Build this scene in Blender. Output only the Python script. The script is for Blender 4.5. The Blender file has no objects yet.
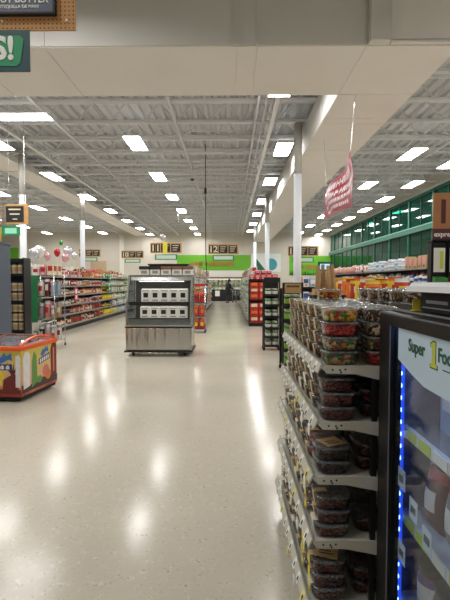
import bpy, math, random
from mathutils import Vector, Matrix

# ------------------------------------------------------------ camera, world, exposure
scene = bpy.context.scene
FPX = 433.0                       # focal length in pixels of the 450 x 600 frame
CAMZ = 1.55
cam_d = bpy.data.cameras.new('camera')
cam = bpy.data.objects.new('camera', cam_d)
scene.collection.objects.link(cam)
cam_d.sensor_fit = 'VERTICAL'
cam_d.sensor_height = 24.0
cam_d.lens = 24.0 * FPX / 600.0
cam_d.clip_start = 0.03
cam_d.clip_end = 200
cam.location = (0, 0, CAMZ)
cam.rotation_euler = (math.pi / 2 - math.atan(18 / FPX), 0, math.atan(5 / FPX))
scene.camera = cam

world = bpy.data.worlds.new('world')
scene.world = world
world.use_nodes = True
world.node_tree.nodes['Background'].inputs[0].default_value = (0.75, 0.82, 0.9, 1)
world.node_tree.nodes['Background'].inputs[1].default_value = 0.05

scene.view_settings.view_transform = 'Standard'
scene.view_settings.look = 'None'
scene.view_settings.gamma = 1.0
scene.view_settings.exposure = 0.22
scene.view_settings.use_curve_mapping = False
scene.cycles.use_denoising = True
scene.cycles.max_bounces = 8
scene.cycles.transparent_max_bounces = 24
scene.cycles.sample_clamp_indirect = 6.0
LAMP = 31.0                       # radiance of the ceiling panels

col = scene.collection
rnd = random.Random(7)
PI = math.pi

# ------------------------------------------------------------ materials
def srgb(r, g, b):
    f = lambda c: c / 12.92 if c <= 0.04045 else ((c + 0.055) / 1.055) ** 2.4
    return (f(r / 255), f(g / 255), f(b / 255), 1)

MATS = {}
def mat(name, rgb, rough=0.5, metal=0.0, spec=0.5, var=0.0, scale=8.0, bump=0.0, emit=0.0, coat=0.0):
    """principled material, colour given in sRGB 0-255, optional noise variation"""
    if name in MATS: return MATS[name]
    m = bpy.data.materials.new(name); m.use_nodes = True
    nt = m.node_tree; b = nt.nodes['Principled BSDF']
    c = srgb(*rgb)
    b.inputs['Base Color'].default_value = c
    b.inputs['Roughness'].default_value = rough
    b.inputs['Metallic'].default_value = metal
    b.inputs['Specular IOR Level'].default_value = spec
    b.inputs['Coat Weight'].default_value = coat
    if emit:
        b.inputs['Emission Color'].default_value = c
        b.inputs['Emission Strength'].default_value = emit
    if var or bump:
        tc = nt.nodes.new('ShaderNodeTexCoord')
        n = nt.nodes.new('ShaderNodeTexNoise'); n.inputs['Scale'].default_value = scale
        n.inputs['Detail'].default_value = 5
        nt.links.new(tc.outputs['Object'], n.inputs['Vector'])
        if var:
            r = nt.nodes.new('ShaderNodeValToRGB')
            r.color_ramp.elements[0].position = 0.3; r.color_ramp.elements[1].position = 0.7
            r.color_ramp.elements[0].color = tuple(x * (1 - var) for x in c[:3]) + (1,)
            r.color_ramp.elements[1].color = tuple(min(1, x * (1 + var)) for x in c[:3]) + (1,)
            nt.links.new(n.outputs['Fac'], r.inputs['Fac'])
            nt.links.new(r.outputs['Color'], b.inputs['Base Color'])
        if bump:
            bp = nt.nodes.new('ShaderNodeBump'); bp.inputs['Strength'].default_value = bump
            bp.inputs['Distance'].default_value = 0.01
            nt.links.new(n.outputs['Fac'], bp.inputs['Height'])
            nt.links.new(bp.outputs['Normal'], b.inputs['Normal'])
    MATS[name] = m
    return m

def clear(name, tint=(245, 248, 250), ior=1.45, rough=0.05, haze=0.0, hazecol=(230, 235, 240)):
    """thin clear plastic or glass: see-through with a Fresnel sheen, optionally slightly milky"""
    if name in MATS: return MATS[name]
    m = bpy.data.materials.new(name); m.use_nodes = True
    nt = m.node_tree; nt.nodes.remove(nt.nodes['Principled BSDF'])
    out = nt.nodes['Material Output']
    tr = nt.nodes.new('ShaderNodeBsdfTransparent'); tr.inputs[0].default_value = srgb(*tint)
    gl = nt.nodes.new('ShaderNodeBsdfGlossy'); gl.inputs['Roughness'].default_value = rough
    fr = nt.nodes.new('ShaderNodeFresnel'); fr.inputs[0].default_value = ior
    mx = nt.nodes.new('ShaderNodeMixShader')
    ge = nt.nodes.new('ShaderNodeNewGeometry'); ma = nt.nodes.new('ShaderNodeMath'); ma.operation = 'MULTIPLY_ADD'
    ma.inputs[1].default_value = 1 / ior - ior; ma.inputs[2].default_value = ior      # same sheen from both sides of a thin sheet
    nt.links.new(ge.outputs['Backfacing'], ma.inputs[0]); nt.links.new(ma.outputs[0], fr.inputs[0])
    nt.links.new(fr.outputs[0], mx.inputs[0])
    if haze:
        df = nt.nodes.new('ShaderNodeBsdfDiffuse'); df.inputs[0].default_value = srgb(*hazecol)
        mh = nt.nodes.new('ShaderNodeMixShader'); mh.inputs[0].default_value = haze
        nt.links.new(tr.outputs[0], mh.inputs[1]); nt.links.new(df.outputs[0], mh.inputs[2])
        nt.links.new(mh.outputs[0], mx.inputs[1])
    else:
        nt.links.new(tr.outputs[0], mx.inputs[1])
    nt.links.new(gl.outputs[0], mx.inputs[2])
    nt.links.new(mx.outputs[0], out.inputs['Surface'])
    MATS[name] = m
    return m

def lumps(name, colours, scale=70.0, rough=0.45, bump=1.0):
    """loose pieces (nuts, sweets): Voronoi cells, each of one of the colours, with relief"""
    if name in MATS: return MATS[name]
    m = bpy.data.materials.new(name); m.use_nodes = True
    nt = m.node_tree; b = nt.nodes['Principled BSDF']; b.inputs['Roughness'].default_value = rough
    tc = nt.nodes.new('ShaderNodeTexCoord'); oi = nt.nodes.new('ShaderNodeObjectInfo')
    ml = nt.nodes.new('ShaderNodeMath'); ml.operation = 'MULTIPLY'; ml.inputs[1].default_value = 17.0
    ad = nt.nodes.new('ShaderNodeVectorMath'); ad.operation = 'ADD'
    v = nt.nodes.new('ShaderNodeTexVoronoi'); v.inputs['Scale'].default_value = scale
    nt.links.new(oi.outputs['Random'], ml.inputs[0])
    nt.links.new(tc.outputs['Object'], ad.inputs[0]); nt.links.new(ml.outputs[0], ad.inputs[1])
    nt.links.new(ad.outputs[0], v.inputs['Vector'])
    sp = nt.nodes.new('ShaderNodeSeparateColor'); nt.links.new(v.outputs['Color'], sp.inputs[0])
    r = nt.nodes.new('ShaderNodeValToRGB'); r.color_ramp.interpolation = 'CONSTANT'
    n = len(colours)
    r.color_ramp.elements[0].color = srgb(*colours[0]); r.color_ramp.elements[0].position = 0
    r.color_ramp.elements[1].color = srgb(*colours[1]); r.color_ramp.elements[1].position = 1.0 / n
    for i in range(2, n):
        e = r.color_ramp.elements.new(i / n); e.color = srgb(*colours[i])
    nt.links.new(sp.outputs[0], r.inputs['Fac']); nt.links.new(r.outputs['Color'], b.inputs['Base Color'])
    bp = nt.nodes.new('ShaderNodeBump'); bp.invert = True
    bp.inputs['Strength'].default_value = bump; bp.inputs['Distance'].default_value = 0.012
    nt.links.new(v.outputs['Distance'], bp.inputs['Height']); nt.links.new(bp.outputs['Normal'], b.inputs['Normal'])
    MATS[name] = m
    return m

# ------------------------------------------------------------ mesh builder
class MB:
    def __init__(s): s.v = []; s.f = []; s.m = []; s.sm = []
    def add(s, vs, fs, m=0, smooth=False):
        o = len(s.v); s.v += [tuple(p) for p in vs]
        for f in fs: s.f.append(tuple(i + o for i in f)); s.m.append(m); s.sm.append(smooth)
        return s
    def box(s, x0, x1, y0, y1, z0, z1, m=0):
        return s.add([(x0, y0, z0), (x1, y0, z0), (x1, y1, z0), (x0, y1, z0), (x0, y0, z1), (x1, y0, z1), (x1, y1, z1), (x0, y1, z1)],
                     [(3, 2, 1, 0), (4, 5, 6, 7), (0, 1, 5, 4), (1, 2, 6, 5), (2, 3, 7, 6), (3, 0, 4, 7)], m)
    def cbox(s, x0, x1, y0, y1, z0, z1, c, m=0):
        """box with chamfered vertical and top edges"""
        r = lambda d, z: [(x0 + c, y0 + d, z), (x1 - c, y0 + d, z), (x1 - d, y0 + c, z), (x1 - d, y1 - c, z),
                          (x1 - c, y1 - d, z), (x0 + c, y1 - d, z), (x0 + d, y1 - c, z), (x0 + d, y0 + c, z)]
        vs = r(0, z0) + r(0, z1 - c) + r(c * 0.8, z1)
        fs = [tuple(range(7, -1, -1)), tuple(range(16, 24))]
        for k in (0, 8):
            for i in range(8): fs.append((k + i, k + (i + 1) % 8, k + 8 + (i + 1) % 8, k + 8 + i))
        return s.add(vs, fs, m)
    def bar(s, p, q, w, h=None, m=0):
        h = h or w; p = Vector(p); q = Vector(q); d = (q - p).normalized()
        u = Vector((0, 0, 1)) if abs(d.z) < 0.95 else Vector((0, 1, 0))
        a = d.cross(u).normalized() * w / 2; b = a.cross(d).normalized() * h / 2
        vs = [p - a - b, p + a - b, p + a + b, p - a + b, q - a - b, q + a - b, q + a + b, q - a + b]
        return s.add(vs, [(0, 1, 2, 3), (7, 6, 5, 4), (1, 0, 4, 5), (2, 1, 5, 6), (3, 2, 6, 7), (0, 3, 7, 4)], m)
    def tube(s, pts, r, n=8, m=0):
        pts = [Vector(p) for p in pts]; vs = []; fs = []
        for i, p in enumerate(pts):
            d = (pts[min(i + 1, len(pts) - 1)] - pts[max(i - 1, 0)]).normalized()
            u = Vector((0, 0, 1)) if abs(d.z) < 0.9 else Vector((0, 1, 0))
            a = d.cross(u).normalized(); b = a.cross(d)
            rr = r[i] if isinstance(r, (list, tuple)) else r
            for k in range(n):
                t = 2 * PI * k / n; vs.append(p + (a * math.cos(t) + b * math.sin(t)) * rr)
        for i in range(len(pts) - 1):
            for k in range(n): fs.append((i * n + k, i * n + (k + 1) % n, (i + 1) * n + (k + 1) % n, (i + 1) * n + k))
        fs.append(tuple(range(n - 1, -1, -1))); e = (len(pts) - 1) * n; fs.append(tuple(range(e, e + n)))
        return s.add(vs, fs, m, n > 5)
    def lathe(s, prof, n=16, m=0, c=(0, 0, 0), sq=0.0, caps=True, sx=1, sy=1):
        """profile of (radius, z[, material]); sq > 0 makes the section a rounded square"""
        vs = []
        for q in prof:
            for k in range(n):
                t = 2 * PI * k / n; ct, st = math.cos(t), math.sin(t)
                g = 1 / (abs(ct) ** (2 + sq) + abs(st) ** (2 + sq)) ** (1 / (2 + sq)) if sq else 1
                vs.append((c[0] + q[0] * ct * g * sx, c[1] + q[0] * st * g * sy, c[2] + q[1]))
        for i in range(len(prof) - 1):
            fs = [(i * n + k, i * n + (k + 1) % n, (i + 1) * n + (k + 1) % n, (i + 1) * n + k) for k in range(n)]
            mm = prof[i][2] if len(prof[i]) > 2 else m
            o = len(s.v)
            for f in fs: s.f.append(tuple(j + o for j in f)); s.m.append(mm); s.sm.append(True)
        o = len(s.v); s.v += vs
        if caps:
            s.f.append(tuple(o + k for k in range(n - 1, -1, -1))); s.m.append(prof[0][2] if len(prof[0]) > 2 else m); s.sm.append(False)
            e = o + (len(prof) - 1) * n
            s.f.append(tuple(e + k for k in range(n))); s.m.append(prof[-2][2] if len(prof[-2]) > 2 else m); s.sm.append(False)
        return s
    def prism(s, poly, axis, a0, a1, m=0):
        """polygon in the plane across axis ('x': y,z  'y': x,z  'z': x,y), extruded from a0 to a1"""
        f = {'x': lambda p, a: (a, p[0], p[1]), 'y': lambda p, a: (p[0], a, p[1]), 'z': lambda p, a: (p[0], p[1], a)}[axis]
        n = len(poly); vs = [f(p, a0) for p in poly] + [f(p, a1) for p in poly]
        fs = [tuple(range(n)), tuple(range(2 * n - 1, n - 1, -1))] + [(i, i + n, (i + 1) % n + n, (i + 1) % n) for i in range(n)]
        return s.add(vs, fs, m)
    def blob(s, c, r, m=0, n=10, k=7, jit=0.0, seed=0):
        R = random.Random(seed); vs = []; fs = []
        for i in range(k):
            ph = PI * i / (k - 1)
            for j in range(n):
                th = 2 * PI * j / n; q = 1 + R.uniform(-jit, jit)
                vs.append((c[0] + r[0] * math.sin(ph) * math.cos(th) * q, c[1] + r[1] * math.sin(ph) * math.sin(th) * q, c[2] - r[2] * math.cos(ph) * q))
        for i in range(k - 1):
            for j in range(n): fs.append((i * n + j, i * n + (j + 1) % n, (i + 1) * n + (j + 1) % n, (i + 1) * n + j))
        return s.add(vs, fs, m, True)
    def mesh(s, name, *mats):
        me = bpy.data.meshes.new(name); me.from_pydata(s.v, [], s.f)
        for mm in mats: me.materials.append(mm)
        me.polygons.foreach_set('material_index', [min(i, max(0, len(mats) - 1)) for i in s.m])
        me.polygons.foreach_set('use_smooth', s.sm); me.update()
        return me

def obj(name, me, parent=None, loc=(0, 0, 0), rot=(0, 0, 0), scale=(1, 1, 1), mats=None):
    """link one mesh object; mats overrides the materials on this object alone"""
    if isinstance(me, MB): me = me.mesh(name)
    o = bpy.data.objects.new(name, me); col.objects.link(o)
    o.location = loc; o.rotation_euler = rot; o.scale = scale
    if parent: o.parent = parent
    if mats:
        for i, mm in enumerate(mats):
            if mm is not None and i < len(o.material_slots):
                o.material_slots[i].link = 'OBJECT'; o.material_slots[i].material = mm
    return o

def tag(o, label, cat, group=None, kind=None):
    o['label'] = label; o['category'] = cat
    if group: o['group'] = group
    if kind: o['kind'] = kind
    return o

def thing(name, label, cat, loc=(0, 0, 0), rotz=0, group=None):
    o = bpy.data.objects.new(name, None); col.objects.link(o); o.empty_display_size = 0.1
    o.location = loc; o.rotation_euler = (0, 0, rotz)
    return tag(o, label, cat, group)

def struct(name, me, parent=None):
    o = obj(name, me, parent)
    if not parent: o['kind'] = 'structure'
    return o

def bev(o, w=0.01, seg=2):
    b = o.modifiers.new('bevel', 'BEVEL'); b.width = w; b.segments = seg; b.limit_method = 'ANGLE'; b.angle_limit = 0.6
    return o

def text_mesh(name, body, size, m, bold=0.0, depth=0.001, align='LEFT', space=1.0, shear=0.0):
    cu = bpy.data.curves.new(name, 'FONT'); cu.body = body; cu.size = size; cu.offset = bold; cu.extrude = depth
    cu.align_x = align; cu.space_character = space; cu.shear = shear; cu.resolution_u = 3
    t = bpy.data.objects.new(name, cu); col.objects.link(t)
    bpy.context.view_layer.update()
    dg = bpy.context.evaluated_depsgraph_get()
    me = bpy.data.meshes.new_from_object(t.evaluated_get(dg))
    bpy.data.objects.remove(t); bpy.data.curves.remove(cu)
    me.materials.clear(); me.materials.append(m); me.name = name
    return me

ORD = ['first', 'second', 'third', 'fourth', 'fifth', 'sixth', 'seventh', 'eighth', 'ninth', 'tenth', 'eleventh', 'twelfth',
       'thirteenth', 'fourteenth', 'fifteenth', 'sixteenth', 'seventeenth', 'eighteenth', 'nineteenth', 'twentieth'] 
ORD += ['twenty-' + w for w in ORD[:9]] + ['thirtieth'] + ['thirty-' + w for w in ORD[:9]] + ['fortieth'] + ['forty-' + w for w in ORD[:9]] + ['fiftieth'] + ['fifty-' + w for w in ORD[:9]] + ['sixtieth'] + ['sixty-' + w for w in ORD[:9]]

# common materials
WHITE = mat('white_paint', (214, 212, 205), 0.5)
CREAM = mat('cream_metal', (205, 200, 184), 0.45)
STEEL = mat('brushed_steel', (186, 186, 184), 0.2, 1.0, var=0.05, scale=30)
def wavy_steel():
    m = mat('wavy_steel', (188, 188, 186), .16, 1.0)
    nt = m.node_tree; L = nt.links.new
    tc = nt.nodes.new('ShaderNodeTexCoord'); mp = nt.nodes.new('ShaderNodeMapping'); mp.inputs['Scale'].default_value = (5, 5, .25)
    n = nt.nodes.new('ShaderNodeTexNoise'); n.inputs['Scale'].default_value = 1.0; n.inputs['Detail'].default_value = 2
    b = nt.nodes.new('ShaderNodeBump'); b.inputs['Strength'].default_value = .9; b.inputs['Distance'].default_value = .05
    L(tc.outputs['Object'], mp.inputs[0]); L(mp.outputs[0], n.inputs['Vector']); L(n.outputs['Fac'], b.inputs['Height']); L(b.outputs['Normal'], nt.nodes['Principled BSDF'].inputs['Normal'])
    return m
WSTEEL = wavy_steel()
CHROME = mat('chrome_wire', (200, 200, 200), 0.2, 1.0)
BLACK = mat('black_metal', (24, 24, 26), 0.4)
DARK = mat('dark_charcoal', (40, 40, 43), 0.5)
RUBBER = mat('black_rubber', (18, 18, 18), 0.7)
KRAFT = mat('kraft_paper', (176, 142, 98), 0.8, var=0.1, scale=40)
PAPER = mat('white_paper', (232, 230, 222), 0.7)
YELLOWP = mat('yellow_paper', (226, 210, 60), 0.7)
GREENP = mat('green_sign', (36, 130, 84), 0.5)
REDP = mat('red_paper', (190, 44, 40), 0.6)
BOARD = mat('black_board', (26, 27, 30), 0.6)
# ------------------------------------------------------------ room shell
XL, XR, YB, YF, ZD = -19.0, 8.3, 36.0, -6.0, 6.12

def concrete():
    m = bpy.data.materials.new('polished_concrete'); m.use_nodes = True
    nt = m.node_tree; b = nt.nodes['Principled BSDF']
    tc = nt.nodes.new('ShaderNodeTexCoord')
    big = nt.nodes.new('ShaderNodeTexNoise'); big.inputs['Scale'].default_value = 0.7; big.inputs['Detail'].default_value = 6
    fine = nt.nodes.new('ShaderNodeTexVoronoi'); fine.inputs['Scale'].default_value = 75
    mid = nt.nodes.new('ShaderNodeTexNoise'); mid.inputs['Scale'].default_value = 16; mid.inputs['Detail'].default_value = 8
    for n in (big, fine, mid): nt.links.new(tc.outputs['Object'], n.inputs['Vector'])
    r1 = nt.nodes.new('ShaderNodeValToRGB')
    r1.color_ramp.elements[0].position = 0.3; r1.color_ramp.elements[0].color = srgb(190, 182, 166)
    r1.color_ramp.elements[1].position = 0.7; r1.color_ramp.elements[1].color = srgb(206, 198, 183)
    nt.links.new(big.outputs['Fac'], r1.inputs['Fac'])
    sp = nt.nodes.new('ShaderNodeSeparateColor'); nt.links.new(fine.outputs['Color'], sp.inputs[0])
    r2 = nt.nodes.new('ShaderNodeValToRGB'); r2.color_ramp.interpolation = 'CONSTANT'
    r2.color_ramp.elements[0].color = srgb(164, 146, 122); r2.color_ramp.elements[1].position = 0.12
    r2.color_ramp.elements[1].color = srgb(203, 195, 179)
    e = r2.color_ramp.elements.new(0.86); e.color = srgb(222, 216, 203)
    nt.links.new(sp.outputs[0], r2.inputs['Fac'])
    r3 = nt.nodes.new('ShaderNodeValToRGB'); r3.color_ramp.elements[0].position = 0.46; r3.color_ramp.elements[1].position = 0.72
    nt.links.new(mid.outputs['Fac'], r3.inputs['Fac'])
    mf = nt.nodes.new('ShaderNodeMath'); mf.operation = 'MULTIPLY'; mf.inputs[1].default_value = 0.7
    nt.links.new(r3.outputs['Color'], mf.inputs[0])
    mx = nt.nodes.new('ShaderNodeMix'); mx.data_type = 'RGBA'
    nt.links.new(mf.outputs[0], mx.inputs['Factor']); nt.links.new(r1.outputs['Color'], mx.inputs['A']); nt.links.new(r2.outputs['Color'], mx.inputs['B'])
    nt.links.new(mx.outputs['Result'], b.inputs['Base Color'])
    rr = nt.nodes.new('ShaderNodeMapRange'); rr.inputs['To Min'].default_value = 0.12; rr.inputs['To Max'].default_value = 0.21
    nt.links.new(mid.outputs['Fac'], rr.inputs['Value']); nt.links.new(rr.outputs['Result'], b.inputs['Roughness'])
    b.inputs['Specular IOR Level'].default_value = 0.17
    return m

CONC = concrete()
floor = struct('floor', MB().box(XL - 0.3, XR + 3.4, YF - 0.2, YB + 0.2, -0.12, 0).mesh('floor', CONC))
jt = MB()
for y in (9.2, 18.4): jt.box(XL, XR, y - 0.003, y + 0.003, 0.0, 0.0006)
for x in (-8.6, -3.95, 4.7): jt.box(x - 0.003, x + 0.003, YF, YB, 0.0, 0.0006)
obj('floor_joint', jt.mesh('floor_joint', mat('joint_filler', (150, 142, 124), 0.4)), floor)

WALLM = mat('wall_paint', (210, 204, 192), 0.7, var=0.03, scale=2)
wall_back = struct('wall_back', MB().box(XL - 0.2, XR + 3.4, YB, YB + 0.15, 0, ZD + 0.15).mesh('wall_back', WALLM))
wall_left = struct('wall_left', MB().box(XL - 0.2, XL, YF, YB, 0, ZD + 0.15).mesh('wall_left', WALLM))
wall_front = struct('wall_front', MB().box(XL - 0.2, XR + 3.4, YF - 0.15, YF, 0, ZD + 0.15).mesh('wall_front', WALLM))

# ceiling: ribbed steel deck on bar joists
DECK = mat('deck_paint', (200, 203, 207), 0.6)
JOIST = mat('joist_paint', (222, 224, 226), 0.55)
prof = []
x = XL
while x < XR + 3.2:
    prof += [(x, ZD), (x + 0.10, ZD), (x + 0.14, ZD + 0.07), (x + 0.26, ZD + 0.07)]; x += 0.30
dm = MB()
vs = [(p[0], YF, p[1]) for p in prof] + [(p[0], YB, p[1]) for p in prof]; n = len(prof)
dm.add(vs, [(i, i + n, i + 1 + n, i + 1) for i in range(n - 1)])
dm.box(XL - 0.2, XR + 3.4, YF - 0.15, YB + 0.15, ZD + 0.09, ZD + 0.16)
ceiling = struct('ceiling', dm.mesh('ceiling', DECK))

jm = MB(); JB, JT = 5.58, 6.08
for z in (JB, JT):
    for dy in (-0.035, 0.035): jm.box(XL, XR, dy - 0.022, dy + 0.022, z - 0.028, z + 0.028)
k = 0; x = XL
while x < XR - 0.4:
    a, b_ = ((JB, JT) if k % 2 == 0 else (JT, JB))
    jm.bar((x, 0, a), (x + 0.42, 0, b_), 0.03); x += 0.42; k += 1
joist_me = jm.mesh('joist', JOIST)
y = 0.7
while y < YB - 0.5:
    if not 5.8 < y < 8.1: obj('joist', joist_me, ceiling, (0, y, 0))
    y += 1.3
# girders, pipes and conduit along the length
gm = MB()
for z in (5.46, 5.80): gm.box(-0.05, 0.05, 8.0, YB - 0.05, z - 0.03, z + 0.03)
yy = 8.1; k = 0
while yy < YB - 0.6:
    gm.bar((0, yy, 5.46 if k % 2 == 0 else 5.80), (0, yy + 0.5, 5.80 if k % 2 == 0 else 5.46), 0.03); yy += 0.5; k += 1
gme = gm.mesh('girder', JOIST)
for x in (1.02, -5.75): obj('girder', gme, ceiling, (x, 0, 0))
for x, z, r in ((-1.35, 5.50, 0.03), (0.62, 5.48, 0.025), (0.8, 5.51, 0.018), (-4.3, 5.48, 0.035), (3.6, 5.48, 0.03), (-9.0, 5.48, 0.03), (6.2, 5.5, 0.025)):
    obj('pipe', MB().tube([(x, 7.9, z), (x, YB - 0.1, z)], r, 8).mesh('pipe', JOIST), ceiling)
for x in (-1.35, -4.3, 3.6):
    br = MB()
    for y in (11.5, 15.5, 19.5, 23.5):
        br.tube([(x, y, 5.49), (x + 1.6, y, 5.49)], 0.016, 6)
    obj('branch_pipe', br.mesh('branch_pipe', JOIST), ceiling)

# dropped soffit across the front and the boxed beam running back from it
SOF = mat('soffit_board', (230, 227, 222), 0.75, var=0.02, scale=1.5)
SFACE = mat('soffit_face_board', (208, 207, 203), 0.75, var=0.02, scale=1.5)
SZ = 4.85; SY0, SY1 = 6.2, 7.78; BX0, BX1 = 1.90, 3.2
sf = MB().box(XL, BX1, SY0, SY1, SZ, ZD, 0)
obj('soffit', sf.mesh('soffit', SOF), ceiling)
# face sheets of the soffit, standing proud with open joints between
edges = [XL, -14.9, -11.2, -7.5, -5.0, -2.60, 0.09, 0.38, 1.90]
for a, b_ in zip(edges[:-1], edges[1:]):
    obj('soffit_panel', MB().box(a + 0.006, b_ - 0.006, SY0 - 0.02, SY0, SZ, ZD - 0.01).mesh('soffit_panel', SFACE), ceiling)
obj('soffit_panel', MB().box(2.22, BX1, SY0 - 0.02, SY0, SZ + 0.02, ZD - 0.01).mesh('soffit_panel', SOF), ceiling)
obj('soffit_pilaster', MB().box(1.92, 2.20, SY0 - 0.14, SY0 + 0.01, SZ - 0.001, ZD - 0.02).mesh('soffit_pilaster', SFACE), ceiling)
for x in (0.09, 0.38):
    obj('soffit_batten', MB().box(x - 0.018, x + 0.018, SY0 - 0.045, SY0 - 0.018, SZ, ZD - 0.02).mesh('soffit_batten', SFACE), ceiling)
obj('soffit_ledge', MB().box(2.22, BX1 + 0.01, SY0 - 0.06, SY0 - 0.015, SZ, SZ + 0.035).box(2.22, BX1 + 0.01, SY0 - 0.045, SY0 - 0.015, SZ + 0.06, SZ + 0.08).mesh('soffit_ledge', SOF), ceiling)
# underside sheets with joints running in depth
edges = [XL, -14.9, -11.2, -7.5, -5.0, -3.8, -2.60, 0.09, 0.38, 1.90]
for a, b_ in zip(edges[:-1], edges[1:]):
    obj('soffit_sheet', MB().box(a + 0.007, b_ - 0.007, SY0, SY1 + 0.004, SZ - 0.012, SZ).mesh('soffit_sheet', SOF), ceiling)
JTM = mat('joint_shadow_bead', (120, 114, 104), 0.8)
# boxed beam
obj('boxed_beam', MB().box(BX0, BX1, SY1 + 0.001, YB - 0.05, SZ, 5.54).mesh('boxed_beam', SOF), ceiling)
yy = SY0; segs = [SY0, 7.76, 8.9, 9.2, 11.0, 13.4, 15.8, 18.2, 20.6, 23.0, 25.4, 27.8, 30.2, 32.6, 36.9]
for a, b_ in zip(segs[:-1], segs[1:]):
    obj('beam_sheet', MB().box(BX0 - (0.004 if a > 7 else -0.007), BX1 + 0.006, a + 0.008, b_ - 0.008, SZ - 0.012, SZ).mesh('beam_sheet', SOF), ceiling)
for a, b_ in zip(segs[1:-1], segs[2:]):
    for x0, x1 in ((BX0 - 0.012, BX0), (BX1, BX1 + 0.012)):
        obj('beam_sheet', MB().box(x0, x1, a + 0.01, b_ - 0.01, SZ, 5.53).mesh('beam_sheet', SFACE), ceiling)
# left boxed duct
obj('boxed_duct', MB().box(-7.8, -6.85, SY1 + 0.001, YB - 0.05, 5.36, 5.54).mesh('boxed_duct', SOF), ceiling)
for a in range(9, 35, 3):
    obj('duct_flange', MB().box(-7.83, -6.82, a - 0.03, a + 0.03, 5.33, 5.545).mesh('duct_flange', SOF), ceiling)

# ------------------------------------------------------------ ceiling lights
LED = bpy.data.materials.new('lamp_diffuser'); LED.use_nodes = True
_b = LED.node_tree.nodes['Principled BSDF']
_b.inputs['Base Color'].default_value = (0.9, 0.9, 0.9, 1)
_b.inputs['Emission Color'].default_value = (1.0, 0.99, 0.965, 1); _b.inputs['Emission Strength'].default_value = LAMP
HOUS = mat('lamp_housing', (225, 225, 222), 0.4)
LZ = 5.35
lh = MB()   # tapered housing with end caps
lh.add([(-.30, -.62, 0), (.30, -.62, 0), (.30, .62, 0), (-.30, .62, 0), (-.22, -.56, .07), (.22, -.56, .07), (.22, .56, .07), (-.22, .56, .07)],
       [(4, 5, 6, 7), (0, 1, 5, 4), (1, 2, 6, 5), (2, 3, 7, 6), (3, 0, 4, 7)])
lh.box(-.31, -.295, -.63, .63, -.02, .02).box(.295, .31, -.63, .63, -.02, .02).box(-.31, .31, -.63, -.615, -.02, .02).box(-.31, .31, .615, .63, -.02, .02)
lh_me = lh.mesh('housing', HOUS)
ld_me = MB().add([(-.29, -.61, -.004), (.29, -.61, -.004), (.29, .61, -.004), (-.29, .61, -.004)], [(3, 2, 1, 0)]).mesh('diffuser', LED)
lw_me = MB().tube([(0, 0, .07), (0, 0, .22)], .004, 5).mesh('hanger_wire', CHROME)

LEDU = mat('uplight_glow', (255, 250, 238), .4, emit=LAMP * .05)  # glow added on the housing tops to brighten the ceiling deck
lu_me = MB().box(-.12, .12, -.5, .5, .071, .075).mesh('added_uplight', LEDU)

def light(x, y, label, group, rotz=0, z=LZ):
    t = thing('ceiling_light', label, 'light', (x, y, z), rotz, group)
    obj('housing', lh_me, t, scale=(.74, 1, 1)); obj('diffuser', ld_me, t, scale=(.74, 1, 1)); [obj('hanger_wire', lw_me, t, (0, q, 0)) for q in (-.4, .4)]; obj('added_uplight', lu_me, t)
rows = [(-14.2, 'far left wall', 14.6, 3.8), (-9.85, 'outer left shelving', 14.8, 3.75), (-6.38, 'left aisle shelving', 11.9, 3.78), (-2.58, 'island cooler', 12.0, 3.75),
        (1.51, 'centre columns', 12.57, 3.98), (5.4, 'hanging banner', 13.1, 4.1), (7.1, 'green glazing', 14.1, 3.0)]
for x, wh, ys, st in rows:
    i = 0; f = 0
    for k in range(-5, 8):
        y = ys + st * k
        if 8.1 < y < 9.1:
            if x == -2.58: continue
            y = 8.41  # panels added close behind the soffit to brighten the near column
        if y > YB - 0.8 or y < -5 or 5.2 < y < 8.1: continue
        if y < 5 and (x < -11 or x > 6 or (y < 0 and x < 0) or (0 < x < 3 and y > 0)): continue
        if y > 8:
            lab = ORD[i] + ' ceiling light panel from the front, row above the ' + wh; i += 1
        else:
            lab = ORD[f] + ' ceiling light panel before the soffit, row of the ' + wh; f += 1
        light(1.0 if x == 1.51 and y == 8.41 else x, y, lab, 'rectangular ceiling light panels')
light(-4.75, 10.05, 'long bright light panel turned crosswise at upper left of the ceiling', 'rectangular ceiling light panels', PI / 2)
light(-4.6, 8.72, 'crosswise light panel half hidden behind the front soffit', 'rectangular ceiling light panels', PI / 2)

# ------------------------------------------------------------ columns
COLM = mat('column_paint', (230, 235, 241), 0.4)
COLG = mat('column_grey_paint', (186, 184, 178), 0.5)
def column(x, y, label, r=0.1, ztop=5.5):
    t = thing('steel_column', label, 'column', (x, y, 0), 0, 'steel columns')
    obj('shaft', MB().lathe([(r, 0.02), (r, 4.25)], 20).mesh('shaft', COLM), t)
    obj('upper_shaft', MB().lathe([(r * 0.97, 4.25), (r * 0.97, ztop)], 20).mesh('upper_shaft', COLG), t)
    obj('base_plate', MB().box(-.17, .17, -.17, .17, 0, .02).mesh('base_plate', COLG), t)
    obj('cap_plate', MB().box(-.15, .15, -.15, .15, ztop, ztop + .02).mesh('cap_plate', COLG), t)
column(1.70, 11.0, 'nearest white steel column, beside the boxed ceiling beam')
column(1.70, 19.9, 'second white column of the right row, above the red endcap')
column(1.70, 29.7, 'farthest white column of the right row, near the green wall sign')
column(-6.5, 19.1, 'white column rising behind the left aisle shelving')
column(-6.45, 13.5, 'white column below the small wood-framed aisle sign')

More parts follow.
